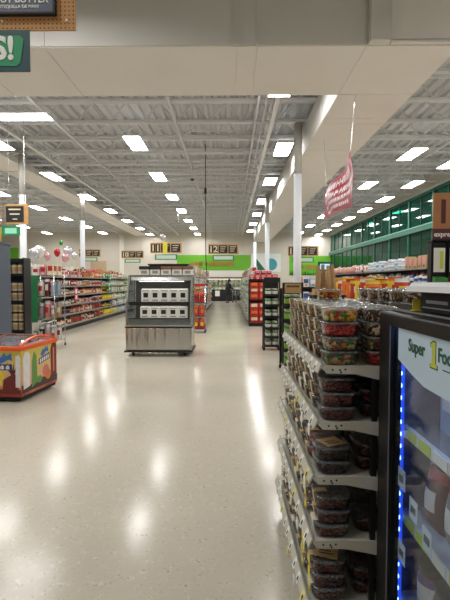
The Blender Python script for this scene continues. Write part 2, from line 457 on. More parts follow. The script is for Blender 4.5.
# ------------------------------------------------------------ right wall: green glazed gallery
GRN = mat('green_steel', (14, 100, 80), 0.4)
GRND = mat('green_steel_dark', (10, 66, 54), 0.45)
PANE = clear('teal_glass', (80, 170, 146), 1.45, 0.03, 0.34, (6, 88, 72))
wr = MB().box(XR, XR + 0.15, YF, 13.0, 0, ZD).box(XR, XR + 0.15, 13.0, YB, 0, 2.2).box(XR, XR + 0.12, 13.0, YB, 5.46, ZD)
wall_right = struct('wall_right', wr.mesh('wall_right', WALLM))
wall_gal = struct('wall_gallery', MB().box(XR + 3.2, XR + 3.35, YF, YB, 0, ZD).box(XR + 0.15, XR + 3.2, 12.85, 13.0, 0, ZD).mesh('wall_gallery', mat('gallery_wall', (120, 150, 140), 0.7)))
struct('floor_gallery', MB().box(XR + 0.16, XR + 3.19, 13.01, YB, 3.74, 3.86).mesh('floor_gallery', mat('gallery_slab', (110, 112, 108), 0.7)))
win = struct('window_1', MB().box(XR - 0.06, XR + 0.06, 13.0, YB, 2.2, 2.3).box(XR - 0.06, XR + 0.06, 13.0, YB, 5.26, 5.36).mesh('window_1', GRN))
obj('gallery_beam', MB().box(XR - 0.14, XR + 0.1, 13.0, YB, 3.74, 3.94).mesh('gallery_beam', GRN), win)
obj('ledge_strip', MB().box(XR - 0.17, XR - 0.03, 13.0, YB, 3.94, 3.98).mesh('ledge_strip', mat('pale_green_steel', (120, 176, 160), 0.4)), win)
obj('top_rail', MB().box(XR - 0.10, XR + 0.1, 13.0, YB, 5.36, 5.46).mesh('top_rail', WHITE), win)
ym = 13.0; pw = 2.4
while ym < YB - 0.3:
    obj('mullion', MB().box(XR - 0.06, XR + 0.06, ym, ym + 0.10, 2.3, 3.74).box(XR - 0.06, XR + 0.06, ym, ym + 0.10, 3.98, 5.26).mesh('mullion', GRN), win)
    obj('brace', MB().bar((XR + 0.03, ym + 0.1, 4.7), (XR + 0.03, ym + 0.62, 5.24), 0.05).mesh('brace', GRN), win)
    for h, (z0, z1) in enumerate(((2.3, 3.74), (3.98, 5.26))):
        for s in range(2):
            a = ym + 0.10 + s * (pw - 0.10) / 2; b_ = a + (pw - 0.10) / 2
            if b_ > YB: continue
            obj('pane', MB().box(XR - 0.004, XR + 0.004, a, b_ - 0.04, z0, z1).mesh('pane', PANE), win)
            obj('glazing_bar', MB().box(XR - 0.03, XR + 0.03, b_ - 0.04, b_, z0, z1).mesh('glazing_bar', GRND), win)
    ym += pw
for i, y in enumerate((16, 21, 26, 31)):  # unseen lamps added to brighten the space behind the glazing
    light(XR + 1.7, y, ORD[i] + ' ceiling light added to brighten the green glazed gallery', 'added gallery lights', 0, 5.7)
# pale boxes added behind the upper panes, in place of a bright patch
CART = mat('pale_blue_box', (190, 214, 222), 0.6)
ct_me = MB().cbox(-.3, .3, -.3, .3, 0, .2, .015).box(-.305, .305, -.03, .03, .01, .205).mesh('stand_in_box', CART, CART)
for s, (y, n) in enumerate(((18.7, 5), (19.4, 5), (20.1, 4), (24.3, 4), (25.0, 3))):
    for i in range(n):
        o = obj('stand_in_box', ct_me, None, (XR + 0.9, y, 3.862 + i * 0.215), (0, 0, 0))
        tag(o, 'pale stand-in box for a bright patch behind the upper green glass, %s stack, %s from its bottom' % (ORD[s], ORD[i]), 'carton', 'stand-in boxes in the gallery')

# ------------------------------------------------------------ back wall dressing
LIME = mat('lime_green_band', (104, 178, 40), 0.6)
BOFF = mat('back_wall_white', (232, 230, 222), 0.6)
ORG = mat('orange_brown_letter', (178, 124, 58), 0.6)
def wall_panel(name, x0, x1, z0, z1, m, label, cat, d=0.03):
    o = obj(name, MB().box(x0, x1, YB - d, YB - 0.002, z0, z1).mesh(name, m)); return tag(o, label, cat)
def fake_letters(parent, x0, x1, z0, z1, y, m, seed=1):
    """raised letter strokes too small to read in the photograph"""
    R = random.Random(seed); x = x0; mb = MB(); h = z1 - z0
    while x < x1 - 0.2:
        w = R.choice((0.2, 0.27, 0.33)); s = 0.08
        for q in range(R.choice((2, 3, 3))):
            a = R.uniform(.02, w - .06); c = a + R.uniform(-.06, .08) if q < 2 else a + .12
            mb.bar((x + a, y - .025, z0 + h * R.uniform(0, .2)), (x + c, y - .025, z0 + h * R.uniform(.7, 1)), s, .05)
        x += w
    return obj('lettering', mb.mesh('lettering', m), parent)
g1 = wall_panel('band_sign', -4.4, 1.7, 2.52, 3.78, LIME, 'lime green wall band with orange lettering at the centre aisle end', 'sign')
fake_letters(g1, -3.2, 0.6, 2.85, 3.3, YB - 0.03, ORG, 3)
g2 = wall_panel('band_sign', 4.9, 8.6, 2.1, 3.7, LIME, 'lime green wall band behind the nearest column at right', 'sign')
fake_letters(g2, 5.6, 8.4, 2.6, 3.0, YB - 0.03, ORG, 5)
fol = MB(); R = random.Random(4)
for i in range(70):
    x = R.uniform(5.0, 8.5); h = R.uniform(.15, .42); fol.prism([(x - .05, 2.12), (x + .05, 2.12), (x + R.uniform(-.06, .06), 2.12 + h)], 'y', YB - 0.036, YB - 0.03)
obj('leaf_border', fol.mesh('leaf_border', mat('leaf_print', (40, 120, 30), 0.6)), g2)
g4 = wall_panel('band_sign', -19.0, -17.6, 3.2, 4.4, LIME, 'small lime green wall panel at the far left', 'sign')
wall_panel('strip_panel', -4.4, 1.7, 1.95, 2.5, BOFF, 'white wall strip below the lime green band', 'wall panel', 0.02)
ps = wall_panel('mural', 1.75, 4.2, 2.4, 3.9, mat('mural_white', (226, 232, 232), 0.6), 'white mural with dark green peak and teal disc on back wall', 'mural')
obj('peak', MB().prism([(1.8, 2.45), (3.0, 2.45), (2.1, 3.6)], 'y', YB - 0.04, YB - 0.03).mesh('peak', mat('mural_green', (40, 96, 70), 0.6)), ps)
dd = [(3.4 + 0.5 * math.cos(t * PI / 10), 3.0 + 0.5 * math.sin(t * PI / 10)) for t in range(20)]
obj('disc', MB().prism(dd, 'y', YB - 0.045, YB - 0.03).mesh('disc', mat('mural_teal', (70, 160, 176), 0.6)), ps)
wall_panel('pilaster', -9.15, -8.8, 0, 5.4, BOFF, 'pale pilaster on the back wall left of the island cooler', 'pilaster', 0.12)
o = wall_panel('tan_board', -11.6, -10.3, 2.1, 3.3, mat('tan_board', (196, 170, 140), 0.7), 'tan board on back wall above the left shelving', 'board', 0.05)
# ------------------------------------------------------------ goods: unit-size meshes, scaled per object
P0 = mat('pack_white', (225, 222, 214), 0.4)
COLS = {'red': (178, 42, 40), 'dark red': (120, 30, 36), 'pink': (214, 140, 146), 'white': (226, 224, 218), 'cream': (222, 206, 172),
        'yellow': (222, 194, 40), 'orange': (214, 110, 36), 'brown': (112, 74, 50), 'tan': (186, 156, 116), 'green': (58, 128, 62),
        'pale green': (168, 196, 150), 'teal': (40, 120, 124), 'blue': (44, 82, 150), 'pale blue': (150, 182, 210), 'purple': (98, 62, 124),
        'black': (34, 34, 36), 'grey': (136, 136, 136), 'silver': (180, 182, 186), 'maroon': (92, 28, 40), 'lime': (140, 180, 60)}
CM = {k: mat('goods_' + k.replace(' ', '_'), v, 0.42, var=0.12, scale=25) for k, v in COLS.items()}
def g_carton():
    m = MB().cbox(-.5, .5, -.5, .5, 0, 1, .02, 0)
    m.box(-.508, .508, -.36, .36, .40, .86, 1).box(-.36, .36, -.508, .508, .40, .86, 1).box(-.51, .51, -.2, .2, .12, .28, 2).box(-.2, .2, -.51, .51, .12, .28, 2)
    return m
def g_can():
    return MB().lathe([(.46, 0, 2), (.49, .03, 2), (.47, .06, 0), (.47, .30, 1), (.475, .72, 0), (.47, .93, 2), (.49, .96, 2), (.47, 1, 2), (.43, .985, 2)], 12)
def g_bottle():
    return MB().lathe([(.44, 0, 0), (.48, .04, 0), (.48, .16, 1), (.485, .5, 0), (.47, .6, 0), (.34, .74, 0), (.17, .84, 0), (.15, .88, 2), (.18, .89, 2), (.18, 1, 2)], 12)
def g_jar():
    return MB().lathe([(.42, 0, 0), (.48, .05, 0), (.48, .2, 1), (.485, .64, 0), (.48, .74, 0), (.40, .82, 2), (.45, .83, 2), (.45, 1, 2)], 12)
def g_bag():
    m = MB(); n = 6; k = 7; vs = []; fs = []
    for s in (-1, 1):
        for j in range(k):
            v = j / (k - 1)
            for i in range(n):
                u = i / (n - 1) * 2 - 1
                b = (1 - abs(u) ** 2.5) * (math.sin(PI * min(1, max(0, v * .96 + .03))) ** .5) * (1.15 - .35 * v)
                w = .5 * (1 - .06 * math.sin(PI * v))
                vs.append((u * w, s * (.03 + .44 * max(0, b)), v))
    for s in range(2):
        o = s * n * k
        for j in range(k - 1):
            for i in range(n - 1):
                q = (o + j * n + i, o + j * n + i + 1, o + (j + 1) * n + i + 1, o + (j + 1) * n + i)
                fs.append(q if s == 0 else q[::-1])
    for idx, f in enumerate(fs):
        loc = idx % ((k - 1) * (n - 1)); j = loc // (n - 1); i = loc % (n - 1)
        m.f.append(f); m.m.append(1 if 2 <= j <= 3 and 1 <= i <= n - 3 else (2 if j == k - 2 else 0)); m.sm.append(True)
    m.v = vs
    for i in range(n - 1):
        for j in (0, k - 1):
            a = j * n + i; b = n * k + j * n + i; m.f.append((a, b, b + 1, a + 1)); m.m.append(0); m.sm.append(False)
    for j in range(k - 1):
        for i in (0, n - 1):
            a = j * n + i; b = n * k + j * n + i; m.f.append((a, a + n, b + n, b)); m.m.append(0); m.sm.append(False)
    return m
def g_jug():
    m = MB().lathe([(.42, 0, 0), (.48, .05, 0), (.48, .2, 1), (.485, .5, 0), (.46, .62, 0), (.30, .78, 0), (.17, .85, 0), (.17, .88, 2), (.2, .89, 2), (.2, 1, 2)], 12, sq=1.5)
    m.tube([(0, .36, .52), (0, .47, .62), (0, .44, .78), (0, .2, .84)], .06, 6, 0)
    return m
def g_rolls():
    m = MB()
    for x in (-.25, .25):
        for y in (-.25, .25):
            for z in (0, .5): m.lathe([(.22, z + .02, 0), (.24, z + .05, 0), (.24, z + .2, 1), (.245, z + .34, 0), (.24, z + .46, 0), (.22, z + .49, 0)], 10, c=(x, y, 0))
    return m
GM = {k: f().mesh(k, CM['white'], CM['red'], CM['silver']) for k, f in
      dict(carton=g_carton, can=g_can, bottle=g_bottle, jar=g_jar, bag=g_bag, jug=g_jug, roll_pack=g_rolls).items()}
CATS = dict(carton='box', can='can', bottle='bottle', jar='jar', bag='bag', jug='bottle', roll_pack='paper rolls')
NAMES = dict(carton='goods_carton', can='food_can', bottle='bottle', jar='jar', bag='snack_bag', jug='plastic_jug', roll_pack='roll_pack')
NOUN = dict(carton='carton', can='can', bottle='bottle', jar='jar', bag='bag', jug='jug', roll_pack='roll pack')
def good(kind, loc, size, c0, c1, c2, label, group, rotz=0, name=None):
    o = obj(name or NAMES[kind], GM[kind], None, loc, (0, 0, rotz), size, (CM[c0], CM[c1], CM[c2]))
    return tag(o, label, CATS[kind], group)

def shelf_row(y0, y1, xc, depth, z, kind, w, h, c0, c1, c2, where, group, gap=0.012, along='y', hj=0.0, skip=0.0, name=None, pal=None):
    """a row of goods along a shelf; where completes the label '<nth> <colour> <kind> from the near end, <where>'"""
    n = max(1, int((y1 - y0) / (w + gap))); p = (y1 - y0) / n
    for i in range(n):
        if skip and rnd.random() < skip: continue
        y = y0 + (i + .5) * p; hh = h * (1 + rnd.uniform(-hj - .05, hj)); d0, d1 = (c0, c1) if rnd.random() < .78 else (c1, c0); d0 = rnd.choice(pal) if pal and rnd.random() < .42 else d0; xx = xc + rnd.uniform(-.02, .02); ro = rnd.uniform(-.06, .06)
        lab = '%s %s %s from near end, %s' % (ORD[i], d0, NOUN[kind], where)
        if along == 'y':
            if kind == 'bag': good(kind, (xx, y, z), (w, depth, hh), d0, d1, c2, lab, group, PI / 2 + ro, name)
            else: good(kind, (xx, y, z), (depth * .96, w * .96, hh), d0, d1, c2, lab, group, ro, name)
        else:
            good(kind, (y, xc, z), (w, depth, hh), c0, c1, c2, lab.replace('near end', 'left'), group)

# ------------------------------------------------------------ gondola shelving
TAGM = mat('price_tag_white', (235, 235, 228), 0.6)
def gondola(name, label, x_face, x_back, y0, y1, zs, m_shelf, m_back, bay=1.22, base_m=None, ztop=None, tags=0):
    """single-sided shelving along y; its face at x_face"""
    s = 1 if x_face > x_back else -1
    t = thing(name, label, 'shelving', (x_back, y0, 0))
    L = y1 - y0; D = abs(x_face - x_back); ztop = ztop or zs[-1] + .3
    def B(a, b, c, d, e, f, m): 
        xa, xb = sorted((s * a, s * b)); return MB().box(xa, xb, c, d, e, f).mesh('p', m)
    obj('back_panel', B(-.03, 0, 0, L, 0, ztop, m_back), t)
    obj('base', B(0, D - .05, 0, L, 0, zs[0] - .02, base_m or m_shelf), t)
    for i, z in enumerate(zs):
        d = D if i == 0 else D - .06
        sh = obj('shelf', B(0, d, 0.01, L - .01, z - .025, z, m_shelf), t)
        obj('price_rail', B(d, d + .012, 0.01, L - .01, z - .035, z + .005, RAIL), sh)
    nb = int(round(L / bay))
    for k in range(nb + 1):
        y = k * L / nb; a = max(0, y - .012); b = min(L, y + .012)
        obj('upright', B(.001, .02, a, b, 0, ztop, m_shelf), t)
    return t

RAIL = mat('rail_strip', (146, 144, 138), .5)
SHW = mat('shelf_enamel', (168, 164, 154), 0.45)
SHB = mat('shelf_black', (30, 30, 32), 0.5)
PEG = mat('back_board', (92, 84, 74), 0.7)

# left aisle shelving (faces right)
LG_X, LG_Y0, LG_Y1 = -5.2, 11.95, 24.15
zs = [0.17, 0.50, 0.81, 1.12, 1.42, 1.72]
lg = gondola('aisle_shelving', 'long white shelving of mixed goods along the left aisle', LG_X, LG_X - .55, LG_Y0, LG_Y1, zs, SHW, PEG, base_m=SHB, ztop=1.95)
obj('end_panel', MB().box(-.03, .5, -.03, -.002, 0, 1.95).mesh('end_panel', SHW), lg)
plan = [  # per bay, from shelf 0 up: (kind, w, h, body, label, top)
    [('carton', .17, .24, 'white', 'black', 'grey'), ('can', .10, .13, 'black', 'purple', 'silver'), ('can', .10, .14, 'black', 'pink', 'silver'), ('jar', .12, .18, 'dark red', 'white', 'white'), ('carton', .13, .2, 'pink', 'white', 'red'), ('bag', .19, .22, 'white', 'pink', 'red')],
    [('jar', .13, .22, 'dark red', 'cream', 'black'), ('can', .1, .15, 'purple', 'black', 'silver'), ('jar', .11, .16, 'maroon', 'white', 'black'), ('jar', .11, .19, 'red', 'cream', 'white'), ('carton', .13, .2, 'dark red', 'white', 'cream'), ('carton', .14, .2, 'white', 'red', 'pink')],
    [('bottle', .12, .25, 'brown', 'red', 'red'), ('jar', .12, .19, 'dark red', 'tan', 'red'), ('can', .1, .17, 'maroon', 'cream', 'silver'), ('can', .1, .16, 'red', 'white', 'silver'), ('bag', .17, .2, 'dark red', 'cream', 'red'), ('carton', .15, .21, 'pink', 'maroon', 'white')],
    [('bottle', .12, .25, 'dark red', 'cream', 'brown'), ('bottle', .1, .24, 'red', 'cream', 'white'), ('can', .1, .15, 'brown', 'pink', 'silver'), ('jar', .11, .19, 'orange', 'cream', 'red'), ('jar', .11, .19, 'red', 'tan', 'white'), ('carton', .15, .2, 'brown', 'orange', 'cream')],
    [('bottle', .13, .26, 'red', 'brown', 'yellow'), ('bottle', .1, .24, 'dark red', 'red', 'white'), ('jar', .12, .18, 'pink', 'dark red', 'white'), ('bottle', .1, .22, 'orange', 'cream', 'red'), ('jar', .11, .19, 'tan', 'red', 'white'), ('bag', .17, .23, 'orange', 'cream', 'red')],
    [('carton', .22, .22, 'yellow', 'yellow', 'black'), ('jug', .16, .2, 'black', 'yellow', 'black'), ('jug', .16, .25, 'yellow', 'yellow', 'black'), ('bottle', .13, .26, 'yellow', 'black', 'yellow'), ('bottle', .1, .2, 'green', 'white', 'green'), ('carton', .15, .2, 'green', 'white', 'teal')],
    [('jug', .17, .26, 'pale green', 'yellow', 'white'), ('jug', .17, .26, 'white', 'blue', 'black'), ('jug', .15, .25, 'white', 'yellow', 'blue'), ('carton', .18, .22, 'white', 'pale green', 'grey'), ('bottle', .12, .23, 'pale green', 'white', 'white'), ('bag', .2, .23, 'cream', 'green', 'red')],
    [('jug', .17, .26, 'white', 'pale blue', 'blue'), ('roll_pack', .24, .25, 'white', 'pale green', 'white'), ('jug', .15, .25, 'pale green', 'white', 'green'), ('carton', .18, .22, 'grey', 'white', 'pale green'), ('bottle', .12, .23, 'white', 'pale green', 'green'), ('bag', .2, .23, 'pink', 'white', 'red')],
    [('jug', .17, .26, 'white', 'purple', 'blue'), ('roll_pack', .24, .25, 'white', 'pale blue', 'white'), ('jug', .16, .25, 'grey', 'white', 'black'), ('carton', .18, .22, 'white', 'pale green', 'grey'), ('bottle', .12, .22, 'cream', 'green', 'white'), ('carton', .15, .2, 'pale blue', 'white', 'red')],
    [('jug', .17, .26, 'white', 'black', 'blue'), ('roll_pack', .24, .25, 'white', 'pink', 'white'), ('jug', .16, .25, 'white', 'green', 'black'), ('carton', .18, .22, 'pale green', 'white', 'grey'), ('bottle', .12, .22, 'white', 'green', 'white'), ('carton', .15, .2, 'white', 'blue', 'red')]]
for b, bay in enumerate(plan):
    y0 = LG_Y0 + b * 1.22 + .03; y1 = y0 + 1.16
    for s, (kind, w, h, c0, c1, c2) in enumerate(bay):
        shelf_row(y0, y1, LG_X - .20 if s else LG_X - .17, min(.22, w * 1.2), zs[s] + .001, kind, w, h, c0, c1, c2,
                  '%s shelf up, %s bay, left aisle shelving' % (ORD[s], ORD[b]), 'goods on the left aisle shelving, bay ' + str(b + 1), hj=.04, pal=['dark red', 'pink', 'white', 'cream', 'brown', 'maroon', 'tan', 'grey'] if b < 5 else ['white', 'grey', 'pale green', 'cream'] if b > 5 else None)
# stack on the very top, further back, and clip-on bay markers
for b in range(9):
    kind, c0, c1 = rnd.choice((('carton', 'pink', 'red'), ('carton', 'tan', 'orange'), ('bag', 'white', 'red'), ('carton', 'cream', 'dark red')))
    shelf_row(LG_Y0 + b * 1.22 + .1, LG_Y0 + b * 1.22 + 1.1, LG_X - .43, .16, 1.721, kind, .22, .36, c0, c1, 'white', 'top row behind, %s bay, left aisle shelving' % ORD[b], 'overstock on top of the left aisle shelving', hj=.08, name='overstock_pack')
def flag(y, z, h, w, m, label):
    t = thing('bay_marker', label, 'marker', (LG_X, y, z))
    obj('card', MB().box(.04, .05, -w / 2, w / 2, 0, h).mesh('card', m), t)
    obj('print', MB().box(.0501, .0515, -w * .32, w * .32, h * .15, h * .42).box(.0501, .0515, -w * .32, w * .32, h * .55, h * .85).mesh('print', P0), t)
    obj('clip', MB().bar((-.04, 0, h - .02), (.045, 0, h - .02), .02).mesh('clip', CHROME), t)
GRM = mat('green_card', (46, 140, 84), 0.6); RDM = mat('red_card', (190, 66, 70), 0.6)
flag(18.45, 1.15, .42, .26, GRM, 'green card marker clipped to the left aisle shelving')
flag(18.6, 1.62, .3, .26, GRM, 'small green card marker on top of the left aisle shelving')
flag(14.45, .92, .45, .26, RDM, 'red card marker clipped to the left aisle shelving')

# middle shelving run (left side of the centre aisle), faces right
MBX, MB0, MB1 = -1.22, 14.3, 31.2
zs2 = [0.17, 0.52, 0.86, 1.18, 1.48]
mg = gondola('aisle_shelving', 'shelving run on the left of the centre aisle behind the red bag rack', MBX, MBX - .5, MB0, MB1, zs2, SHW, PEG, base_m=SHB, ztop=1.75)
obj('end_panel', MB().box(-.03, .46, -.03, -.002, 0, 1.75).mesh('end_panel', DARK), mg)
mixes = [('bag', 'red', 'yellow', 'white'), ('jar', 'grey', 'white', 'black'), ('carton', 'white', 'teal', 'grey'), ('bottle', 'pale blue', 'white', 'blue'), ('bag', 'cream', 'red', 'brown'), ('can', 'silver', 'green', 'silver'), ('carton', 'pink', 'white', 'purple')]
for b in range(7):
    y0 = MB0 + b * 2.42; y1 = y0 + 2.38
    for s, z in enumerate(zs2):
        kind, c0, c1, c2 = rnd.choice(mixes)
        shelf_row(y0, y1, MBX - .2, .24, z + .001, kind, .26, .23, c0, c1, c2, '%s shelf up, %s bay, left of centre aisle' % (ORD[s], ORD[b]), 'goods left of the centre aisle', hj=.05)
for b in range(4):
    kind, c0, c1 = (('bag', 'white', 'blue'), ('carton', 'tan', 'cream'), ('bag', 'pale blue', 'pink'), ('carton', 'cream', 'brown'))[b]
    shelf_row(MB0 + .1 + b * 3.6, MB0 + .1 + b * 3.6 + 3.2, MBX - .24, .22, 1.775, kind, .34, .34 + .08 * (b % 2), c0, c1, 'grey', 'top of shelving left of centre aisle, %s batch' % ORD[b], 'goods on top of the shelving left of the centre aisle', hj=.15)

# right run of the centre aisle, faces left
RGX, RG0, RG1 = 0.64, 15.75, 31.2
rg = gondola('aisle_shelving', 'shelving run on the right of the centre aisle behind the red endcap', RGX, RGX + .5, RG0, RG1, zs2, SHW, PEG, base_m=SHB, ztop=1.8)
mixes2 = [('jar', 'pale green', 'white', 'white'), ('can', 'silver', 'pale green', 'silver'), ('jar', 'cream', 'green', 'silver'), ('carton', 'pale green', 'white', 'grey'), ('bottle', 'maroon', 'white', 'black'), ('can', 'grey', 'white', 'silver')]
for b in range(6):
    y0 = RG0 + b * 2.57; y1 = y0 + 2.5
    for s, z in enumerate(zs2):
        kind, c0, c1, c2 = rnd.choice(mixes2)
        shelf_row(y0, y1, RGX + .2, .24, z + .001, kind, .26, .23, c0, c1, c2, '%s shelf up, %s bay, right of centre aisle' % (ORD[s], ORD[b]), 'goods right of the centre aisle', hj=.05)
for b in range(3):
    shelf_row(RG0 + .3 + b * 4.5, RG0 + b * 4.5 + 3.9, RGX + .26, .22, 1.825, 'carton', .34, .3, ('white', 'grey', 'pale green')[b], 'red', 'grey', 'top of shelving right of centre aisle, %s batch' % ORD[b], 'goods on top of the shelving right of the centre aisle', hj=.15)

# ------------------------------------------------------------ red endcap at the head of the right run
ec = thing('endcap_shelf', 'black endcap shelf packed with red cartons at the aisle head', 'shelving', (0.66, 15.1, 0))
obj('base', MB().box(0, 1.02, 0, .5, 0, .12).mesh('base', BLACK), ec)
obj('back_panel', MB().box(0, 1.02, .5, .53, 0, 1.6).mesh('back_panel', BLACK), ec)
for x in (0, .99): obj('side_post', MB().box(x, x + .03, 0, .5, .12, 1.6).mesh('side_post', BLACK), ec)
for z in (.9, 1.6): obj('shelf', MB().box(0, 1.02, 0, .5, z, z + .05).mesh('shelf', BLACK), ec)
obj('price_card', MB().box(.62, .74, -.012, -.004, .83, 1.03).mesh('price_card', PAPER), ec)
k = 0
for lev, z in enumerate((.121, .121 + .236, .121 + .472, .951, .951 + .2, .951 + .4)):
    h = .225 if lev < 3 else .19
    for i in range(3):
        good('carton', (.66 + .19 + i * .32, 15.3, z), (.3, .34, h), 'red', 'orange' if lev % 2 else 'cream', 'dark red',
             'red carton on the endcap, %s layer up, %s from the left' % (ORD[lev], ORD[i]), 'red cartons on the endcap', name='red_carton')
for i in range(5):
    for lev in range(2):
        if lev and i in (0, 4): continue
        good('bag' if lev else 'carton', (.66 + .11 + i * .2, 15.32, 1.651 + lev * .17), (.19, .3, .165 if not lev else .15), 'red', 'pink', 'white',
             'red pack on top of the endcap, %s layer, %s from the left' % (('lower', 'upper')[lev], ORD[i]), 'red packs on top of the endcap', name='red_pack')

# ------------------------------------------------------------ two black wire racks of green-capped jars
DKG = mat('dark_green_glass', (28, 44, 26), 0.15)
def jar_rack(x, y, w, dep, zs, n, label, idx, c0, c1, c2, sign=False):
    t = thing('display_rack', label, 'rack', (x, y, 0), 0, 'black display racks')
    for a in (0, w - .03):
        for b in (0, dep - .03): obj('post', MB().box(a, a + .03, b, b + .03, .06, zs[-1] + .3).mesh('post', BLACK), t)
        for b in (.04, dep - .07): obj('caster', MB().lathe([(.026, 0), (.03, .01), (.03, .04), (.026, .06)], 10, c=(a + .015, b, 0)).mesh('caster', RUBBER), t)
    for z in zs:
        sh = obj('shelf', MB().box(.031, w - .031, 0.0, dep, z - .02, z).mesh('shelf', BLACK), t)
        obj('lip', MB().box(.031, w - .031, -.012, 0, z - .02, z + .03).mesh('lip', BLACK), sh)
    obj('back_panel', MB().box(.031, w - .031, dep, dep + .01, .1, zs[-1] + .3).mesh('back_panel', BLACK), t)
    obj('header', MB().box(0, w, -.005, .02, zs[-1] + .3, zs[-1] + .4).mesh('header', BLACK), t)
    if sign:
        obj('sign_card', MB().box(.04, w - .04, -.012, -.006, zs[-1] + .22, zs[-1] + .385).mesh('sign_card', KRAFT), t)
        obj('sign_print', MB().box(.07, w - .07, -.014, -.0121, zs[-1] + .32, zs[-1] + .35).mesh('sign_print', mat('print_brown', (90, 60, 30), 0.7)), t)
    p = (w - .08) / n
    for s, z in enumerate(zs):
        for i in range(n):
            for d in range(2):
                good('jar', (x + .04 + (i + .5) * p, y + .09 + d * (dep - .18), z + .001), (p * .92, p * .92, min(.19, zs[1] - zs[0] - .05)), c0[s % len(c0)], c1, c2,
                     '%s jar in %s rack, %s shelf up, %s from left, %s row' % (c0[s % len(c0)], idx, ORD[s], ORD[i], ('front', 'back')[d]), 'jars in the %s rack' % idx)
jar_rack(.76, 9.75, .37, .4, [.10, .30, .50, .76, 1.02, 1.25], 2, 'black rack of green-capped jars standing by the red endcap', 'farther black', ('black', 'green', 'black'), 'white', 'pale green')
jr = jar_rack(.90, 7.45, .36, .42, [.10, .36, .62, .88, 1.14], 2, 'black rack of green jars just beyond the snack rack', 'nearer black', ('green', 'black', 'green'), 'lime', 'pale green', True)
# ------------------------------------------------------------ red bag rack on wheels
rr = thing('display_rack', 'wheeled wire rack hung with red bags beside the island cooler', 'rack', (-1.12, 13.1, 0))
for a in (0, .36):
    for b in (0, .4): obj('post', MB().tube([(a, b, .09), (a, b, 1.42)], .012, 6).mesh('post', CHROME), rr)
for a in (0, .36):
    for b in (0, .4): obj('caster', MB().lathe([(.02, -.02), (.045, -.016), (.045, .016), (.02, .02)], 12).mesh('caster', RUBBER), rr, (a, b, .045), (0, PI / 2, 0))
for z in (.12, .5, .92):
    obj('shelf', MB().box(-.012, .372, -.012, .412, z - .015, z).mesh('shelf', CHROME), rr)
obj('header', MB().box(-.01, .37, -.015, .0, 1.42, 1.5).mesh('header', mat('header_red', (180, 40, 40), .5)), rr)
for s, z in enumerate((.121, .501, .921)):
    for i in range(2):
        for d in range(2):
            good('bag', (-1.12 + .09 + i * .18, 13.2 + d * .2, z), (.165, .17, .33 if s else .3), ('red', 'red', 'red')[s], ('yellow', 'orange', 'dark red')[s], 'orange',
                 'red bag in wheeled rack, %s shelf up, %s, %s row' % (ORD[s], ('left', 'right')[i], ('front', 'back')[d]), 'red bags in the wheeled rack')

# ------------------------------------------------------------ black power cable from the ceiling
cb = thing('power_cable', 'black power cable dropping from the ceiling to the aisle shelving', 'cable', (-.80, 14.2, 0))
pts = [(0, 0, 6.1), (.003, 0, 5), (0, 0, 4), (.004, 0, 3), (.01, 0, 2.4), (.03, 0, 1.95), (.05, 0, 1.6), (.045, 0, 1.2), (.0, 0, .6), (-.02, 0, .02)]
obj('cord', MB().tube(pts, .013, 8).mesh('cord', RUBBER), cb)
obj('junction', MB().cbox(-.04, .04, -.03, .03, 4.42, 4.6, .012).mesh('junction', BLACK), cb)
sc_ = thing('security_camera', 'small dark security camera hung below the joists', 'camera', (-1.25, 14.6, 5.0))
obj('stem', MB().tube([(0, 0, .05), (0, 0, .47)], .012, 8).mesh('stem', WHITE), sc_)
obj('housing', MB().lathe([(.05, .05), (.09, .03), (.09, 0), (.08, -.01)], 14).mesh('housing', WHITE), sc_)
obj('dome', MB().blob((0, 0, -.01), (.075, .075, .075)).mesh('dome', mat('dome_smoke', (20, 20, 22), .1)), sc_)

# ------------------------------------------------------------ aisle signs
PEGB = bpy.data.materials.new('pegboard'); PEGB.use_nodes = True
def _peg():
    nt = PEGB.node_tree; b = nt.nodes['Principled BSDF']; b.inputs['Roughness'].default_value = .7
    tc = nt.nodes.new('ShaderNodeTexCoord'); ms = nt.nodes.new('ShaderNodeVectorMath'); ms.operation = 'MULTIPLY'; ms.inputs[1].default_value = (1 / .0254,) * 3
    fr = nt.nodes.new('ShaderNodeVectorMath'); fr.operation = 'FRACTION'
    sb = nt.nodes.new('ShaderNodeVectorMath'); sb.operation = 'SUBTRACT'; sb.inputs[1].default_value = (.5, .5, .5)
    mz = nt.nodes.new('ShaderNodeVectorMath'); mz.operation = 'MULTIPLY'; mz.inputs[1].default_value = (1, 0, 1)
    ln = nt.nodes.new('ShaderNodeVectorMath'); ln.operation = 'LENGTH'
    gt = nt.nodes.new('ShaderNodeMath'); gt.operation = 'GREATER_THAN'; gt.inputs[1].default_value = .19
    mx = nt.nodes.new('ShaderNodeMix'); mx.data_type = 'RGBA'; mx.inputs['A'].default_value = srgb(70, 46, 26); mx.inputs['B'].default_value = srgb(188, 140, 88)
    L = nt.links.new
    L(tc.outputs['Object'], ms.inputs[0]); L(ms.outputs[0], fr.inputs[0]); L(fr.outputs[0], sb.inputs[0]); L(sb.outputs[0], mz.inputs[0]); L(mz.outputs[0], ln.inputs[0])
    L(ln.outputs['Value'], gt.inputs[0]); L(gt.outputs[0], mx.inputs['Factor']); L(mx.outputs['Result'], b.inputs['Base Color'])
_peg()
WOODF = mat('sign_wood', (190, 146, 88), 0.6, var=.1, scale=6)
LETT = mat('sign_letter', (226, 214, 186), 0.6)
